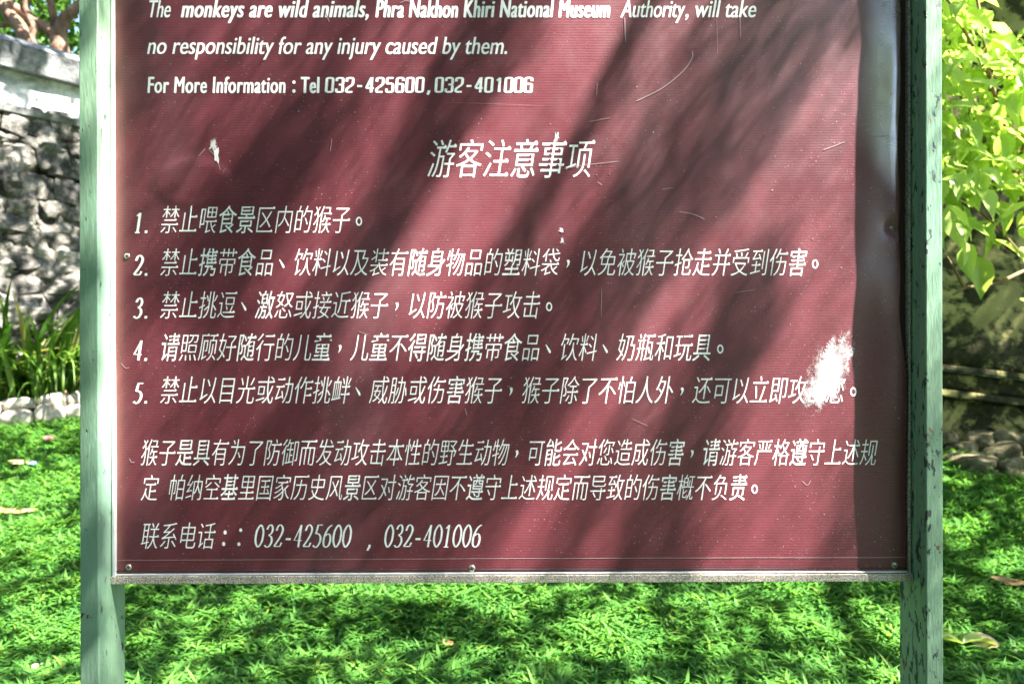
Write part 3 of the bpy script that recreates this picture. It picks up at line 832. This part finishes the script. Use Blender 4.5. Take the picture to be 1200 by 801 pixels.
for k, (px, py, Y, w_, h, lab) in enumerate(rocks):
    p = px2w(px, py, Y); p.z = max(ground_z(p.x, p.y) + h * .2, p.z)
    o = link('rock', RK[k % 4], loc=p, rot=(rr.uniform(-.3, .3), rr.uniform(-.4, .4), rr.uniform(0, 6)), scale=(w_ * .62, w_ * .5, h * .7))
    tag(o, lab, 'rock', 'rocks tumbled at the foot of the mossy wall')

# ---------------------------------------------------------------- kerb stones at left
KS = [rockmesh('kerb_stone_mesh', 40 + k, M['kerb'], 2, .3) for k in range(4)]
kerb = empty('stone_edging', (-3.3, 5.2, .7)); tag(kerb, 'low edging of pale rough stones between the lawn and the strap leaved bed', 'edging')
kd = Vector((.93, .37, 0)); kp = Vector((-4.6, 4.6, 0))
t = 0
while t < 3.9:
    w_ = rr.uniform(.1, .26); p = kp + kd * (t + w_ / 2); 
    for row in range(2):
        q = p + Vector((-.37, .93, 0)) * .1 * row
        o = link('stone', KS[rr.randrange(4)], kerb)
        o.location = Vector((q.x, q.y, ground_z(q.x, q.y) + .06 + .06 * row)) - kerb.location
        o.rotation_euler = (rr.uniform(-.3, .3), rr.uniform(-.3, .3), .38 + rr.uniform(-.4, .4)); o.scale = (w_ * .62, .09, rr.uniform(.06, .1))
    t += w_ * .95

# ---------------------------------------------------------------- strap leaved plants
def strapmesh(seed, L, wd, bend, twist=0):
    r = random.Random(seed); n_ = 9; V = []; F = []
    for i in range(n_ + 1):
        s_ = i / n_; a = bend * s_ * s_
        # arc in the x-z plane
        x = L * (math.sin(a) * s_ * .75); z = L * s_ * math.cos(a * .75)
        w_ = wd * (.75 + .5 * math.sin(math.pi * min(1, s_ * 1.05))) * (1 - s_ ** 5) * .5 + .0006
        tw = twist * s_
        V += [(x, -w_ * math.cos(tw), z + w_ * .25), (x - .0 + w_ * .3, 0, z - w_ * .1), (x, w_ * math.cos(tw), z + w_ * .25)]
    for i in range(n_):
        for k in (0, 1): F.append((i * 3 + k, i * 3 + k + 1, (i + 1) * 3 + k + 1, (i + 1) * 3 + k))
    return meshdata('leaf', V, F, True, M['strap'])
SM = [strapmesh(k, 1, .04 + .012 * (k % 3), (.5, .9, 1.3, 1.7, 2.2)[k % 5], (0, .4, -.5)[k % 3]) for k in range(15)]
clumps = [(-3.98, 5.38, .9, 150, 'dense dark clump of strap leaves at the photo left edge before the stone wall'),
          (-3.45, 5.5, .8, 150, 'bright clump of strap leaves just left of the left post'),
          (-3.68, 5.55, 1.1, 90, 'tall thin strap leaves standing up against the stone wall'),
          (-2.85, 5.75, .9, 60, 'clump of strap leaves hidden by the left post'), (-4.5, 4.95, .9, 50, 'clump of strap leaves out past the photo left edge'),
          (-2.3, 5.8, .85, 40, 'clump of strap leaves behind the board')]
rs = random.Random(21)
for x, y, h, cnt, lab in clumps:
    z = ground_z(x, y); e = empty('strap_plant', (x, y, z)); tag(e, lab, 'plant', 'strap leaved plants along the stone wall')
    for k in range(cnt):
        a = rs.uniform(0, 6.283); r = rs.uniform(0, .34)
        tall = 'tall' in lab
        o = link('leaf', SM[rs.choice([0, 5, 10]) if tall and rs.random() < .7 else rs.randrange(15)], e)
        o.location = (r * math.cos(a), r * .6 * math.sin(a), rs.uniform(-.03, .05))
        s_ = h * rs.uniform(.5, 1.0); o.scale = (s_, s_ * rs.uniform(.6, .95), s_); o.rotation_euler = (rs.uniform(-.12, .12), rs.uniform(0, .25), a + rs.uniform(-.8, .8))

# ---------------------------------------------------------------- sunlit shrub at right
def broadmesh(k):
    r = random.Random(k); n_ = 7; V = []; F = []; droop = r.uniform(.3, 1.0); cup = r.uniform(.15, .4)
    prof = [.02, .3, .46, .5, .44, .3, .13, .004]
    for i in range(n_ + 1):
        s_ = i / n_; x = math.sin(s_ * droop) / droop; z = -(1 - math.cos(s_ * droop)) / droop
        w_ = prof[i] * .82
        wv = .02 * math.sin(i * 2.3 + k)
        for q in (-1, -.5, 0, .5, 1): V.append((x, q * w_, z + abs(q) ** 1.3 * w_ * cup + (wv if abs(q) == 1 else 0)))
    for i in range(n_):
        for q in range(4): F.append((i * 5 + q, i * 5 + q + 1, (i + 1) * 5 + q + 1, (i + 1) * 5 + q))
    return meshdata('leaf', V, F, True, M['shrubleaf'])
BM_ = [broadmesh(k) for k in range(8)]
shr = empty('leafy_shrub', (3.7, 4.3, ground_z(3.7, 4.3)))
tag(shr, 'bright yellow green broad leaved shrub in full sun beside the right post', 'shrub')
rs = random.Random(31)
def shp(px, py, Y): return px2w(px, py, Y) - shr.location
stems = [[(1260, 560, 4.3), (1235, 420, 4.2), (1200, 317, 4.05), (1172, 331, 4.0), (1130, 337, 3.95), (1117, 345, 3.9)],
         [(1250, 500, 4.2), (1225, 330, 4.1), (1190, 200, 3.9), (1160, 90, 3.8), (1135, -60, 3.7)],
         [(1240, 450, 4.2), (1210, 250, 4.2), (1150, 160, 4.0), (1105, 70, 3.9)],
         [(1172, 331, 4.0), (1130, 300, 3.95), (1112, 262, 3.9)], [(1130, 337, 3.95), (1120, 318, 3.92), (1110, 300, 3.9)],
         [(1225, 330, 4.1), (1165, 262, 3.95), (1128, 232, 3.9)], [(1190, 200, 3.9), (1230, 80, 3.8), (1240, -80, 3.7)], [(1160, 90, 3.8), (1110, 0, 3.7), (1090, -120, 3.6)]]
for k, s_ in enumerate(stems):
    P = [shp(*q) for q in s_]; n_ = len(P); bm = bmesh.new()
    if k in (0, 1, 2): P[0] = Vector((rs.uniform(-.05, .1), rs.uniform(-.05, .05), -.05))
    r0 = .022 if k < 3 else .011
    tube(bm, P, [r0 * (1 - .75 * i / (n_ - 1)) for i in range(n_)], 7, .2, k + 1); o = bmobj('branch', bm, M['twig'], shr, True)
def shleaf(px, py, Y, size, az=None, pitch=None):
    o = link('leaf', BM_[rs.randrange(8)], shr); o.location = shp(px, py, Y); o.scale = (size, size * rs.uniform(.42, .62), size)
    o.rotation_euler = (rs.uniform(-.5, .5), rs.uniform(-.1, .9) if pitch is None else pitch, rs.uniform(0, 6.283) if az is None else az)
cnt = 0
while cnt < 275:
    px, py = rs.uniform(1088, 1240), rs.uniform(-70, 300)
    # the crown thins out downwards and leaves a gap at the top right
    lim = 1.0 if py < 190 else max(0.05, 1 - (py - 190) / 110)
    if rs.random() > lim: continue
    if 1150 < px < 1215 and py < 42: continue
    shleaf(px, py, rs.uniform(3.5, 4.15), rs.uniform(.11, .22), None if rs.random() < .3 else rs.uniform(-2.6, -.6)); cnt += 1
rng_ = np.random.RandomState(12); n_ = 1500
pxs, pys, Ys = rng_.uniform(1085, 1270, n_), rng_.uniform(-90, 225, n_), rng_.uniform(3.75, 4.35, n_)
k_ = ~((pxs > 1145) & (pxs < 1220) & (pys < 45)); pxs, pys, Ys = pxs[k_], pys[k_], Ys[k_]
Pq = np.stack([(pxs - 600) / FPX * Ys, Ys, EYE - (pys - 400.5) / FPX * Ys], 1) - np.array(shr.location)
Dq = rand_unit(len(Pq)); Dq[:, 2] -= .5; Dq /= np.linalg.norm(Dq, axis=1, keepdims=True)
Uq = np.cross(Dq, np.array(SUN) + rng_.normal(size=Pq.shape) * .5); Uq /= np.linalg.norm(Uq, axis=1, keepdims=True)
M['shrubfill'] = leafmat('small_shrub_leaf', (.26, .4, .07), (.46, .58, .18), .45, .35)
leaves_mesh('small_leaves', Pq, Dq, Uq, rng_.uniform(.07, .13, len(Pq)), rng_.uniform(.035, .06, len(Pq)), M['shrubfill'], shr, kind='stuff')
for a in ((1135, 285, 3.9, .24, -2.2, .9), (1118, 275, 3.85, .2, -.9, .9), (1145, 300, 3.95, .24, -1.6, 1.2), (1165, 280, 3.9, .18, -1.0, .5), (1112, 240, 3.8, .25, -1.6, 1.1), (1128, 240, 3.85, .2, -1.4, 1.2),
          (1172, 235, 3.9, .2, -1.5, 1.1), (1195, 262, 3.9, .17, -.6, .5), (1150, 262, 4.0, .2, -1.3, 1.0), (1190, 215, 3.7, .25, -1, .8), (1195, 350, 4.0, .13, -1, .5), (1200, 290, 4.0, .16, -2, .5)):
    shleaf(*a)

# ---------------------------------------------------------------- tree behind the left wall
def tree(name, loc, label, limbs, crown, nleaf, lsize, barkm, leafm='crown', r0=.2, cat='tree', group=None, seed=1, notrunk=False):
    e = empty(name, loc); tag(e, label, cat, group)
    bm = bmesh.new()
    for k, (pts, ra, rb) in enumerate(limbs):
        P = [];
        for a, b in zip(pts, pts[1:]): P += wiggle(a, b, 5, .1 * (Vector(b) - Vector(a)).length, seed + k)[:-1]
        P.append(Vector(pts[-1])); n_ = len(P)
        tube(bm, P, [ra + (rb - ra) * i / (n_ - 1) for i in range(n_)], 9, .25, seed + k)
    local_ = bmobj('trunk', bm, barkm, e, True)
    rng = np.random.RandomState(seed); Pp = []; tn = []
    for (cx, cy, cz, rx, ry, rz, frac) in crown:
        m_ = int(nleaf * frac); u = rng.normal(size=(m_, 3)); u /= np.linalg.norm(u, axis=1, keepdims=True); u *= rng.uniform(.35, 1, (m_, 1)) ** .5
        cl = rng.uniform(-1, 1, (max(4, m_ // 55), 3)); cl /= np.maximum(1, np.linalg.norm(cl, axis=1, keepdims=True))
        ci = rng.randint(0, len(cl), m_); u = cl[ci] + rng.normal(size=(m_, 3)) * .17
        Pp.append(np.array([cx, cy, cz]) + u * np.array([rx, ry, rz])); tn.append(np.clip(.5 + .25 * rng.normal(size=len(cl))[ci] + .15 * rng.normal(size=m_), 0, 1))
    Pp = np.concatenate(Pp); tn = np.concatenate(tn); D = rand_unit(len(Pp)); D[:, 2] -= .3; D /= np.linalg.norm(D, axis=1, keepdims=True)
    leaves_mesh('crown', Pp, D, perp(D), lsize * rng.uniform(.6, 1.2, len(Pp)), lsize * .5 * rng.uniform(.7, 1.2, len(Pp)), M[leafm], e, tn, kind='stuff')
    return e
tl = Vector((-4.55, 7.6, .9))
def tp(px, py, Y): return px2w(px, py, Y) - tl
tree('gnarled_tree', tl, 'gnarled reddish brown tree forking behind the coping of the stone wall', [
    ([(0, 0, -.2), tp(78, 95, 7.55), tp(70, 58, 7.5), tp(68, 40, 7.5)], .13, .075),
    ([tp(68, 44, 7.5), tp(76, 22, 7.45), tp(96, 4, 7.4), tp(130, -60, 7.3)], .07, .04),
    ([tp(68, 44, 7.5), tp(52, 32, 7.45), tp(22, 12, 7.4), tp(-30, -20, 7.3)], .06, .04),
    ([tp(70, 48, 7.5), tp(64, 28, 7.5), tp(60, 5, 7.4), tp(40, -50, 7.3)], .045, .03),
    ([(-.4, 0, -.2), tp(44, 80, 7.6), tp(34, 50, 7.4), tp(20, 28, 7.35), tp(0, 4, 7.3), tp(-40, -40, 7.2)], .09, .05),
    ([tp(34, 50, 7.4), tp(40, 30, 7.4), tp(30, 10, 7.4), tp(36, -30, 7.4)], .05, .035), ([tp(20, 28, 7.35), tp(-10, 30, 7.4), tp(-60, 20, 7.3)], .03, .02)],
     [(*tp(30, -90, 7.9), 2.2, 1.4, .75, .6), (*tp(40, 10, 8.6), 1.6, .9, .5, .25), (*tp(0, 40, 8.8), 1.5, .8, .4, .15)], 5200, .15, M['bark'], seed=5)
rs = random.Random(8)
far = [(-8.5, 11, 5.5, 'rounded dark tree beyond the stone wall at far left'), (-5.2, 13.5, 6.5, 'tall green tree beyond the wall behind the gnarled limbs'), (-1.0, 12.5, 6, 'tree beyond the walls behind the board'),
       (4.0, 12, 6.5, 'tree beyond the mossy wall behind the right post'), (9.5, 10, 6, 'tree beyond the mossy wall at far right'), (-13, 8, 6, 'tree well beyond the left edge of the photo'),
       (14.5, 5, 6.5, 'tree well beyond the right edge of the photo')]
for k, (x, y, h, lab) in enumerate(far):
    tree('bushy_tree', (x, y, ground_z(x, y)), lab, [([(0, 0, -.2), (.1, 0, h * .45), (-.2, .1, h * .8)], .2, .06), ([(.1, 0, h * .4), (1.2, .2, h * .7)], .09, .04), ([(.1, 0, h * .42), (-1.2, -.2, h * .75)], .09, .04)],
         [(0, 0, h * .62, 2.4, 2.0, h * .36, .6), (1.1, 0, h * .45, 1.6, 1.5, h * .3, .2), (-1.2, 0, h * .42, 1.5, 1.5, h * .3, .2)], 3600, .3, M['bark'], group='trees beyond the walls', seed=50 + k)

# ---------------------------------------------------------------- the shade tree (out of frame) that dapples everything
# sprays of foliage and gaps as they fall on the board: (points x,y in board pixels), half width, how sunny
BANDS = [([(610, -60), (560, 50), (500, 150), (455, 240), (400, 330), (365, 400)], 27, .05), ([(770, -20), (733, 50), (700, 130), (655, 210), (600, 290), (560, 350)], 13, .15),
    ([(905, 30), (840, 110), (780, 190), (720, 290), (650, 400), (600, 480), (500, 640)], 30, .14), ([(985, -40), (930, 30)], 40, .2),
    ([(870, 320), (855, 380), (810, 480), (765, 590), (745, 700)], 34, .06), ([(800, 370), (755, 450), (700, 530), (640, 640)], 9, .2),
    ([(395, 130), (330, 195), (270, 270), (230, 330)], 42, .03), ([(130, -40), (150, 110)], 42, .06),
    ([(450, 400), (380, 480), (300, 560), (170, 640)], 32, .12), ([(600, 480), (520, 560), (430, 620), (380, 700)], 36, .1), ([(340, 640), (150, 680)], 36, .04),
    ([(725, -40), (660, 90), (590, 190), (530, 270), (480, 345), (425, 420)], 36, 1.0), ([(800, 0), (740, 110), (700, 190), (640, 280)], 17, .72), ([(860, 20), (800, 110), (740, 200)], 14, .5),
    ([(960, 140), (880, 260), (820, 330), (770, 400), (720, 470), (670, 550), (590, 680)], 22, .9), ([(870, 270), (830, 360), (790, 440), (740, 560), (690, 680)], 13, .72),
    ([(985, 110), (970, 250), (975, 390)], 34, .92), ([(985, 400), (930, 510), (900, 600), (880, 700)], 52, .9),
    ([(500, 0), (440, 110), (400, 230), (350, 330)], 34, .7), ([(330, -20), (250, 110)], 60, .5), ([(200, 180), (150, 330)], 40, .42), ([(180, 410), (150, 570)], 30, .6), ([(480, 420), (400, 570)], 16, .38),
    ([(640, -10), (600, 80)], 12, .45)]
def segd(px, py, P):
    best = 1e9
    for (ax, ay), (bx, by) in zip(P, P[1:]):
        dx, dy = bx - ax, by - ay; t = min(1, max(0, ((px - ax) * dx + (py - ay) * dy) / (dx * dx + dy * dy)))
        best = min(best, (px - ax - t * dx) ** 2 + (py - ay - t * dy) ** 2)
    return best
BG = {}
def panel_raw(px, py):
    w0, a = .12, .12 * .33
    for P, hw, l in BANDS:
        d = segd(px, py, P) / (hw * hw)
        if d < 6:
            w_ = math.exp(-d * d * .8); w0 += w_; a += w_ * l
    return a / w0
def panel_level(px, py):
    gx, gy = int(px // 6), int(py // 9)
    k = (gx, gy)
    if k not in BG: BG[k] = panel_raw(gx * 6 + 3, gy * 9 + 4.5)
    return BG[k]
LPOST = [(0, .55), (90, .55), (130, .9), (200, 1), (560, 1), (600, .7), (650, .5), (700, .5), (800, .5)]
RPOST = [(0, .25), (150, .35), (220, .6), (300, .7), (400, .95), (500, .7), (540, .3), (600, .08), (800, .04)]
# perpendicular frame of the sun direction
E1 = SUN.cross(Vector((0, 0, 1))).normalized(); E2 = SUN.cross(E1).normalized()
def hitY(P, Y):       # where the shadow ray from P crosses the plane y = Y
    t = (P.y - Y) / SUN.y; return P - SUN * t
lv = []
rng = random.Random(77)
BAYER = [[0]]
for _ in range(3):
    k_ = len(BAYER); BAYER = [[4 * BAYER[i % k_][j % k_] + (((0, 2), (3, 1))[i // k_][j // k_]) for j in range(2 * k_)] for i in range(2 * k_)]
BAYER = [[(v + .5) / 64 for v in r] for r in BAYER]
def near_canopy():
    # leaf spots 2.9 to 3.4 m up the sun ray from every spot on the board
    c = Vector((0, DB, EYE)); step = .0075
    out = []
    a = -1.15; ia = 0
    while a < 1.15:
        b = -1.0; ia += 1; ib = 0
        while b < 1.0:
            ib += 1; aa, bb = a + rng.uniform(-.3, .3) * step, b + rng.uniform(-.3, .3) * step
            P = c + E1 * aa + E2 * bb; H = hitY(P, DB); px = 600 + H.x / S; py = 400.5 - (H.z - EYE) / S
            b += step
            if not (-60 < py < 1250 and 40 < px < 1290): continue
            if px < 131: L = float(np.interp(py + 0, *zip(*LPOST))) if px > 60 else .4
            elif px > 1030:                      # lands on the front edge of the right post, nearer than the print
                L = float(np.interp(py, *zip(*RPOST))) if px > 1075 else max(panel_level(990, py), .5)
            elif py > 690: L = .3
            else: L = panel_level(px, py)
            L = min(1, max(0, (L - .05) * 1.12)) ** .85
            if BAYER[ia % 8][ib % 8] + .02 * (rng.random() - .5) < 1 - L: out.append(P + SUN * rng.uniform(2.8, 3.0))
        a += step
    return out
near = near_canopy()
# shift from the plane through c: keep each leaf on its own ray
WLn = WN
HZ = [0.0]
def level(P):
    """how sunny the spot below P (along the sun ray) is in the photograph; None = irrelevant"""
    H = hitY(P, DB)
    if (60 < 600 + H.x / S < 1290) and TOP - 60 < 400.5 - (H.z - EYE) / S < 1250: return 1.0     # board: done by the near limb
    H = hitY(P, 3.8)
    if 1.95 < H.x < 3.6 and 1.75 < H.z < 3.9: return 1.0
    # left wall
    t = (P - WA).dot(WN) / SUN.dot(WN); H = P - SUN * t; s_ = (H - WA).dot(WD)
    if -1.5 < s_ < 1.3 and .9 < H.z < 6.5:
        HZ[0] = H.z
        n_ = noise.fractal(Vector((s_ * 4.1, H.z * 4.1, 2.5)), 1, 2, 3) * .5 + .5
        if H.z > 3.6: return .8
        if 2.65 < H.z < 3.3: return 1.0 if n_ > .47 else .1
        return (1.0 if n_ > .58 else .12) if H.z > 1.7 else (.8 if n_ > .62 else .2)
    # right wall
    t = (P - RA).dot(RN) / SUN.dot(RN); H = P - SUN * t; s_ = (H - RA).dot(RD)
    HZ[0] = H.z
    if -1.2 < s_ < 2.5 and .8 < H.z < 2.3: return .03
    if -1.2 < s_ < 2.5 and 2.3 <= H.z < 4.2: return .5
    HZ[0] = 0.0
    # ground: refine on the sloping lawn
    z = .3
    for _ in range(3):
        t = (P.z - z) / SUN.z; H = P - SUN * t; z = ground_z(H.x, H.y)
    if -4 < H.x < 3.5 and -2.6 < H.y <= 1.5: return .2
    if not (-6 < H.x < 5.5 and 1.5 < H.y < 7.2): return None
    px, py = ground2px(H.x, H.y)
    n_ = noise.fractal(Vector((px / 60, py / 26, 4)), 1, 2, 3)
    for cx, cy, rx, ry in PATCH:
        if ((px - cx) / rx) ** 2 + ((py - cy) / ry) ** 2 < 1.5 + 1.2 * n_: return 1.0
    if px < 110: return .62 + .3 * n_
    if px > 1040: return .14 + (.7 if n_ > .45 else 0)
    return .4 + .1 * n_
PATCH = [(715, 752, 52, 22), (985, 740, 80, 19), (480, 697, 100, 13), (925, 693, 30, 14), (1112, 622, 26, 9), (1168, 668, 26, 10), (1120, 645, 14, 6), (590, 712, 40, 10), (340, 700, 40, 9),
         (45, 640, 60, 24), (45, 575, 50, 14), (820, 712, 40, 9), (250, 770, 35, 9), (60, 740, 55, 16), (830, 770, 24, 8), (990, 640, 60, 8)]
farl = []
a = -9; step = .04
c0 = Vector((-.3, 4.0, .6))
while a < 9:
    b = -9
    while b < 9:
        P = c0 + E1 * (a + rng.uniform(-.5, .5) * step) + E2 * (b + rng.uniform(-.5, .5) * step); b += step
        P = P + SUN * 3
        L = level(P)
        if L is None or L >= 1: continue
        if rng.random() < (1 - L):
            z_ = rng.uniform(4.3, 5.1) if HZ[0] < 1.0 else HZ[0] + rng.uniform(3.6, 4.4)
            Q = P + SUN * ((z_ - P.z) / SUN.z)
            farl.append(Q)
    a += step
sh = empty('shade_tree', (4.2, -5.2, 0)); tag(sh, 'large spreading fine leaved shade tree out of view to the right behind the viewer', 'tree')
near = np.array(near); farl = np.array(farl)
P = np.concatenate([near, farl]) - np.array(sh.location)
isn = np.r_[np.ones(len(near), bool), np.zeros(len(farl), bool)]
# leaves broadly face the sun
D = np.array(E1)[None] * np.cos(k_ := np.random.rand(len(P)) * 6.283)[:, None] + np.array(E2)[None] * np.sin(k_)[:, None] + np.random.normal(size=(len(P), 3)) * .2
D /= np.linalg.norm(D, axis=1, keepdims=True); U = np.cross(D, np.array(SUN)[None] + np.random.normal(size=(len(P), 3)) * .25); U /= np.linalg.norm(U, axis=1, keepdims=True)
Ls = np.where(isn, .0145, .085) * np.random.uniform(.85, 1.15, len(P)); Ws = np.where(isn, .0135, .07)
leaves_mesh('crown', P - D * Ls[:, None] * .5, D, U, Ls, Ws, M['shade'], sh, fold=.05, kind='stuff')
bm = bmesh.new(); o_ = Vector(sh.location)
def limb(pts, ra, rb, sd):
    Q = []
    for a_, b_ in zip(pts, pts[1:]): Q += wiggle(Vector(a_) - o_, Vector(b_) - o_, 6, .25, sd)[:-1]
    Q.append(Vector(pts[-1]) - o_); n_ = len(Q); tube(bm, Q, [ra + (rb - ra) * i / (n_ - 1) for i in range(n_)], 10, .2, sd)
limb([(4.2, -5.2, -.3), (4.1, -5.0, 2.2), (3.9, -4.4, 4.4), (3.6, -3.4, 5.6)], .3, .14, 3)
limb([(4.05, -4.8, 3.0), (3.6, -3.2, 3.9), (2.6, -1.2, 3.9), (1.8, -.1, 3.7)], .12, .02, 4)
limb([(3.9, -4.4, 4.4), (4.8, -2.4, 5.3), (5.2, .2, 5.6)], .12, .05, 5)
limb([(3.6, -3.4, 5.6), (1.4, -1.3, 5.9), (1.2, 1.3, 5.8)], .11, .03, 6)
limb([(3.6, -3.4, 5.6), (5.6, -1.0, 6.0), (5.2, 1.8, 6.0)], .1, .03, 7)
bmobj('trunk', bm, M['bark'], sh, True)

for k, (x, y, h, lab) in enumerate([(-7, -6, 7, 'added leafy tree behind the viewer to the left, blocking sky light'), (-1.5, -6.5, 7.5, 'added leafy tree straight behind the viewer, blocking sky light'), (2.2, -11, 8, 'added leafy tree behind the viewer and slightly right, blocking sky light'), (-9, 0, 6.5, 'added leafy tree beside the viewer far to the left, blocking sky light')]):  # unseen trees added to cut the sky light reaching the board
    tree('sky_block_tree', (x, y, -.02), lab, [([(0, 0, -.2), (.1, 0, h * .45), (-.2, .1, h * .8)], .22, .06)],
         [(0, 0, h * .6, 3.4, 2.6, h * .4, .7), (0, 0, h * .25, 3.0, 2.0, h * .22, .3)], 7000, .5, M['bark'], group='added trees blocking sky light behind the viewer', seed=90 + k)

# ---------------------------------------------------------------- grass
def grass():
    rng = np.random.RandomState(5); P = []
    def scatter(n_, x0, x1, y0, y1, cond):
        x = rng.uniform(x0, x1, n_); y = rng.uniform(y0, y1, n_); k = cond(x, y); P.append(np.stack([x[k], y[k]], 1))
    kx = lambda x, y: x / y * FPX + 600
    scatter(230000, -2.4, 2.6, 2.2, 3.7, lambda x, y: (np.abs(x) < .74 * y))
    scatter(85000, -4.4, -1.6, 3.2, 5.35, lambda x, y: (kx(x, y) < 180) & (kx(x, y) > -60) & (y < 4.95 + .4 * (x + 4)))
    scatter(85000, 1.7, 4.0, 3.2, 4.9, lambda x, y: (kx(x, y) > 1020) & (kx(x, y) < 1260) & (y < 4.85 - .2 * (x - 2.6)))
    scatter(26000, -5.5, 5.5, .3, 6.0, lambda x, y: ~((y > 2.2) & (y < 3.7) & (np.abs(x) < .74 * y)) & (y < 5 + .37 * (x + 4)))
    P = np.concatenate(P); n_ = len(P)
    z = np.array([ground_z(x, y) for x, y in P])
    cl = np.array([noise.noise(Vector((x * 5, y * 5, 0))) for x, y in P])
    az = rng.uniform(0, 2 * math.pi, n_) + cl * 1.2; Lb = rng.uniform(.04, .115, n_) * (1 + .45 * cl); W = rng.uniform(.006, .0135, n_)
    lean = rng.uniform(.8, 1.5, n_); curl = rng.uniform(.1, 1.2, n_)
    dx, dy = np.cos(az), np.sin(az); V = np.zeros((n_, 7, 3)); pos = np.stack([P[:, 0], P[:, 1], z + rng.uniform(-.01, .012, n_)], 1)
    prev = pos.copy(); side = np.stack([-dy, dx, np.zeros(n_)], 1)
    ang = lean.copy(); wf = [.75, 1.0, .92]
    for s_ in range(3):
        V[:, s_ * 2] = prev - side * (W * wf[s_] * .5)[:, None]; V[:, s_ * 2 + 1] = prev + side * (W * wf[s_] * .5)[:, None]
        st = Lb / 3; prev = prev + np.stack([dx * np.sin(ang) * st, dy * np.sin(ang) * st, np.cos(ang) * st], 1); ang = ang + curl * .45
    V[:, 6] = prev
    b = np.arange(n_)[:, None] * 7
    T = np.concatenate([b + np.array(t) for t in ((0, 1, 3), (0, 3, 2), (2, 3, 5), (2, 5, 4), (4, 5, 6))])
    me = bpy.data.meshes.new('grass'); me.vertices.add(n_ * 7); me.vertices.foreach_set('co', V.ravel())
    me.loops.add(T.size); me.loops.foreach_set('vertex_index', T.ravel().astype(np.int32))
    me.polygons.add(len(T)); me.polygons.foreach_set('loop_start', np.arange(0, T.size, 3, dtype=np.int32)); me.update(calc_edges=True)
    me.polygons.foreach_set('use_smooth', [True] * len(T))
    at = me.attributes.new('tone', 'FLOAT', 'POINT'); tone = np.clip(.45 + .35 * cl + .22 * rng.normal(size=n_), 0, .93); tone[rng.rand(n_) < .03] = 1
    at.data.foreach_set('value', np.repeat(tone, 7).astype(np.float32))
    me.materials.append(M['grass']); o = link('grass', me); tag(o, kind='stuff')
    return o
grass()

# ---------------------------------------------------------------- small things on the lawn
def dryleaf(px, py, L, W, az, m_, label, group='fallen leaves on the lawn', name='fallen_leaf', curl=.5, cat='leaf', lift=.025):
    p = px2ground(px, py); V = []; F = []; n_ = 8
    for i in range(n_ + 1):
        s_ = i / n_ - .5; w_ = W * .5 * math.cos(s_ * math.pi) ** .7 if abs(s_) < .5 else 0
        w_ = max(w_, W * .02); zz = L * curl * s_ * s_
        for q in (-1, -.4, .4, 1): V.append((s_ * L, q * w_ * (1 + .12 * math.sin(i * 3 + q)), zz + abs(q) * w_ * .45))
    for i in range(n_):
        for q in range(3): F.append((i * 4 + q, i * 4 + q + 1, (i + 1) * 4 + q + 1, (i + 1) * 4 + q))
    o = obj(name, V, F, m_, smooth=True, loc=(p.x, p.y, p.z + lift), rot=(.35, .1, az)); tag(o, label, cat, group)
dryleaf(15, 606, .24, .045, .2, M['dryleaf'], 'long curled brown fallen leaf on the lawn at the photo left edge')
dryleaf(48, 790, .07, .03, .5, M['paleleaf'], 'small tan fallen leaf at the lower left corner of the lawn')
dryleaf(22, 548, .12, .05, .1, M['paleleaf'], 'pale fallen leaf beside the blue scrap')
dryleaf(1150, 762, .11, .08, -.4, M['paleleaf'], 'pale crumpled dry leaf on the lawn at lower right')
dryleaf(1010, 776, .04, .025, .4, M['paleleaf'], 'small pale fallen leaf on the grass left of the right post')
dryleaf(524, 762, .06, .04, 1.2, M['dryleaf'], 'brown crumpled leaf on the grass below the board centre')
dryleaf(304, 748, .05, .03, .2, M['dryleaf'], 'brown fallen leaf on the grass right of the left post')
dryleaf(1182, 690, .14, .05, -.3, M['dryleaf'], 'dark brown leaf below the sun patch at the photo right edge')
dryleaf(66, 482, .2, .16, .3, M['dryleaf'], 'orange brown fallen leaf lying against the pale kerb stones', lift=.1)
dryleaf(57, 519, .06, .05, .2, M['pink'], 'dark pink petal in the grass below the kerb stones', None, 'fallen_petal', cat='petal')
dryleaf(39, 549, .06, .05, .9, M['blue'], 'little blue scrap in the grass near the left post', None, 'scrap', cat='litter')
# broad weed
wd = px2ground(1128, 770); e = empty('broad_weed', wd); tag(e, 'low weed with three broad pale green leaves in the grass right of the right post', 'plant')
for k, (az, L) in enumerate(((.15, .17), (2.9, .14), (1.4, .12))):
    me = BM_[k]; o = link('leaf', me, e, loc=(0, 0, .05), rot=(0, -.25, az), scale=(L, L * .4, L))
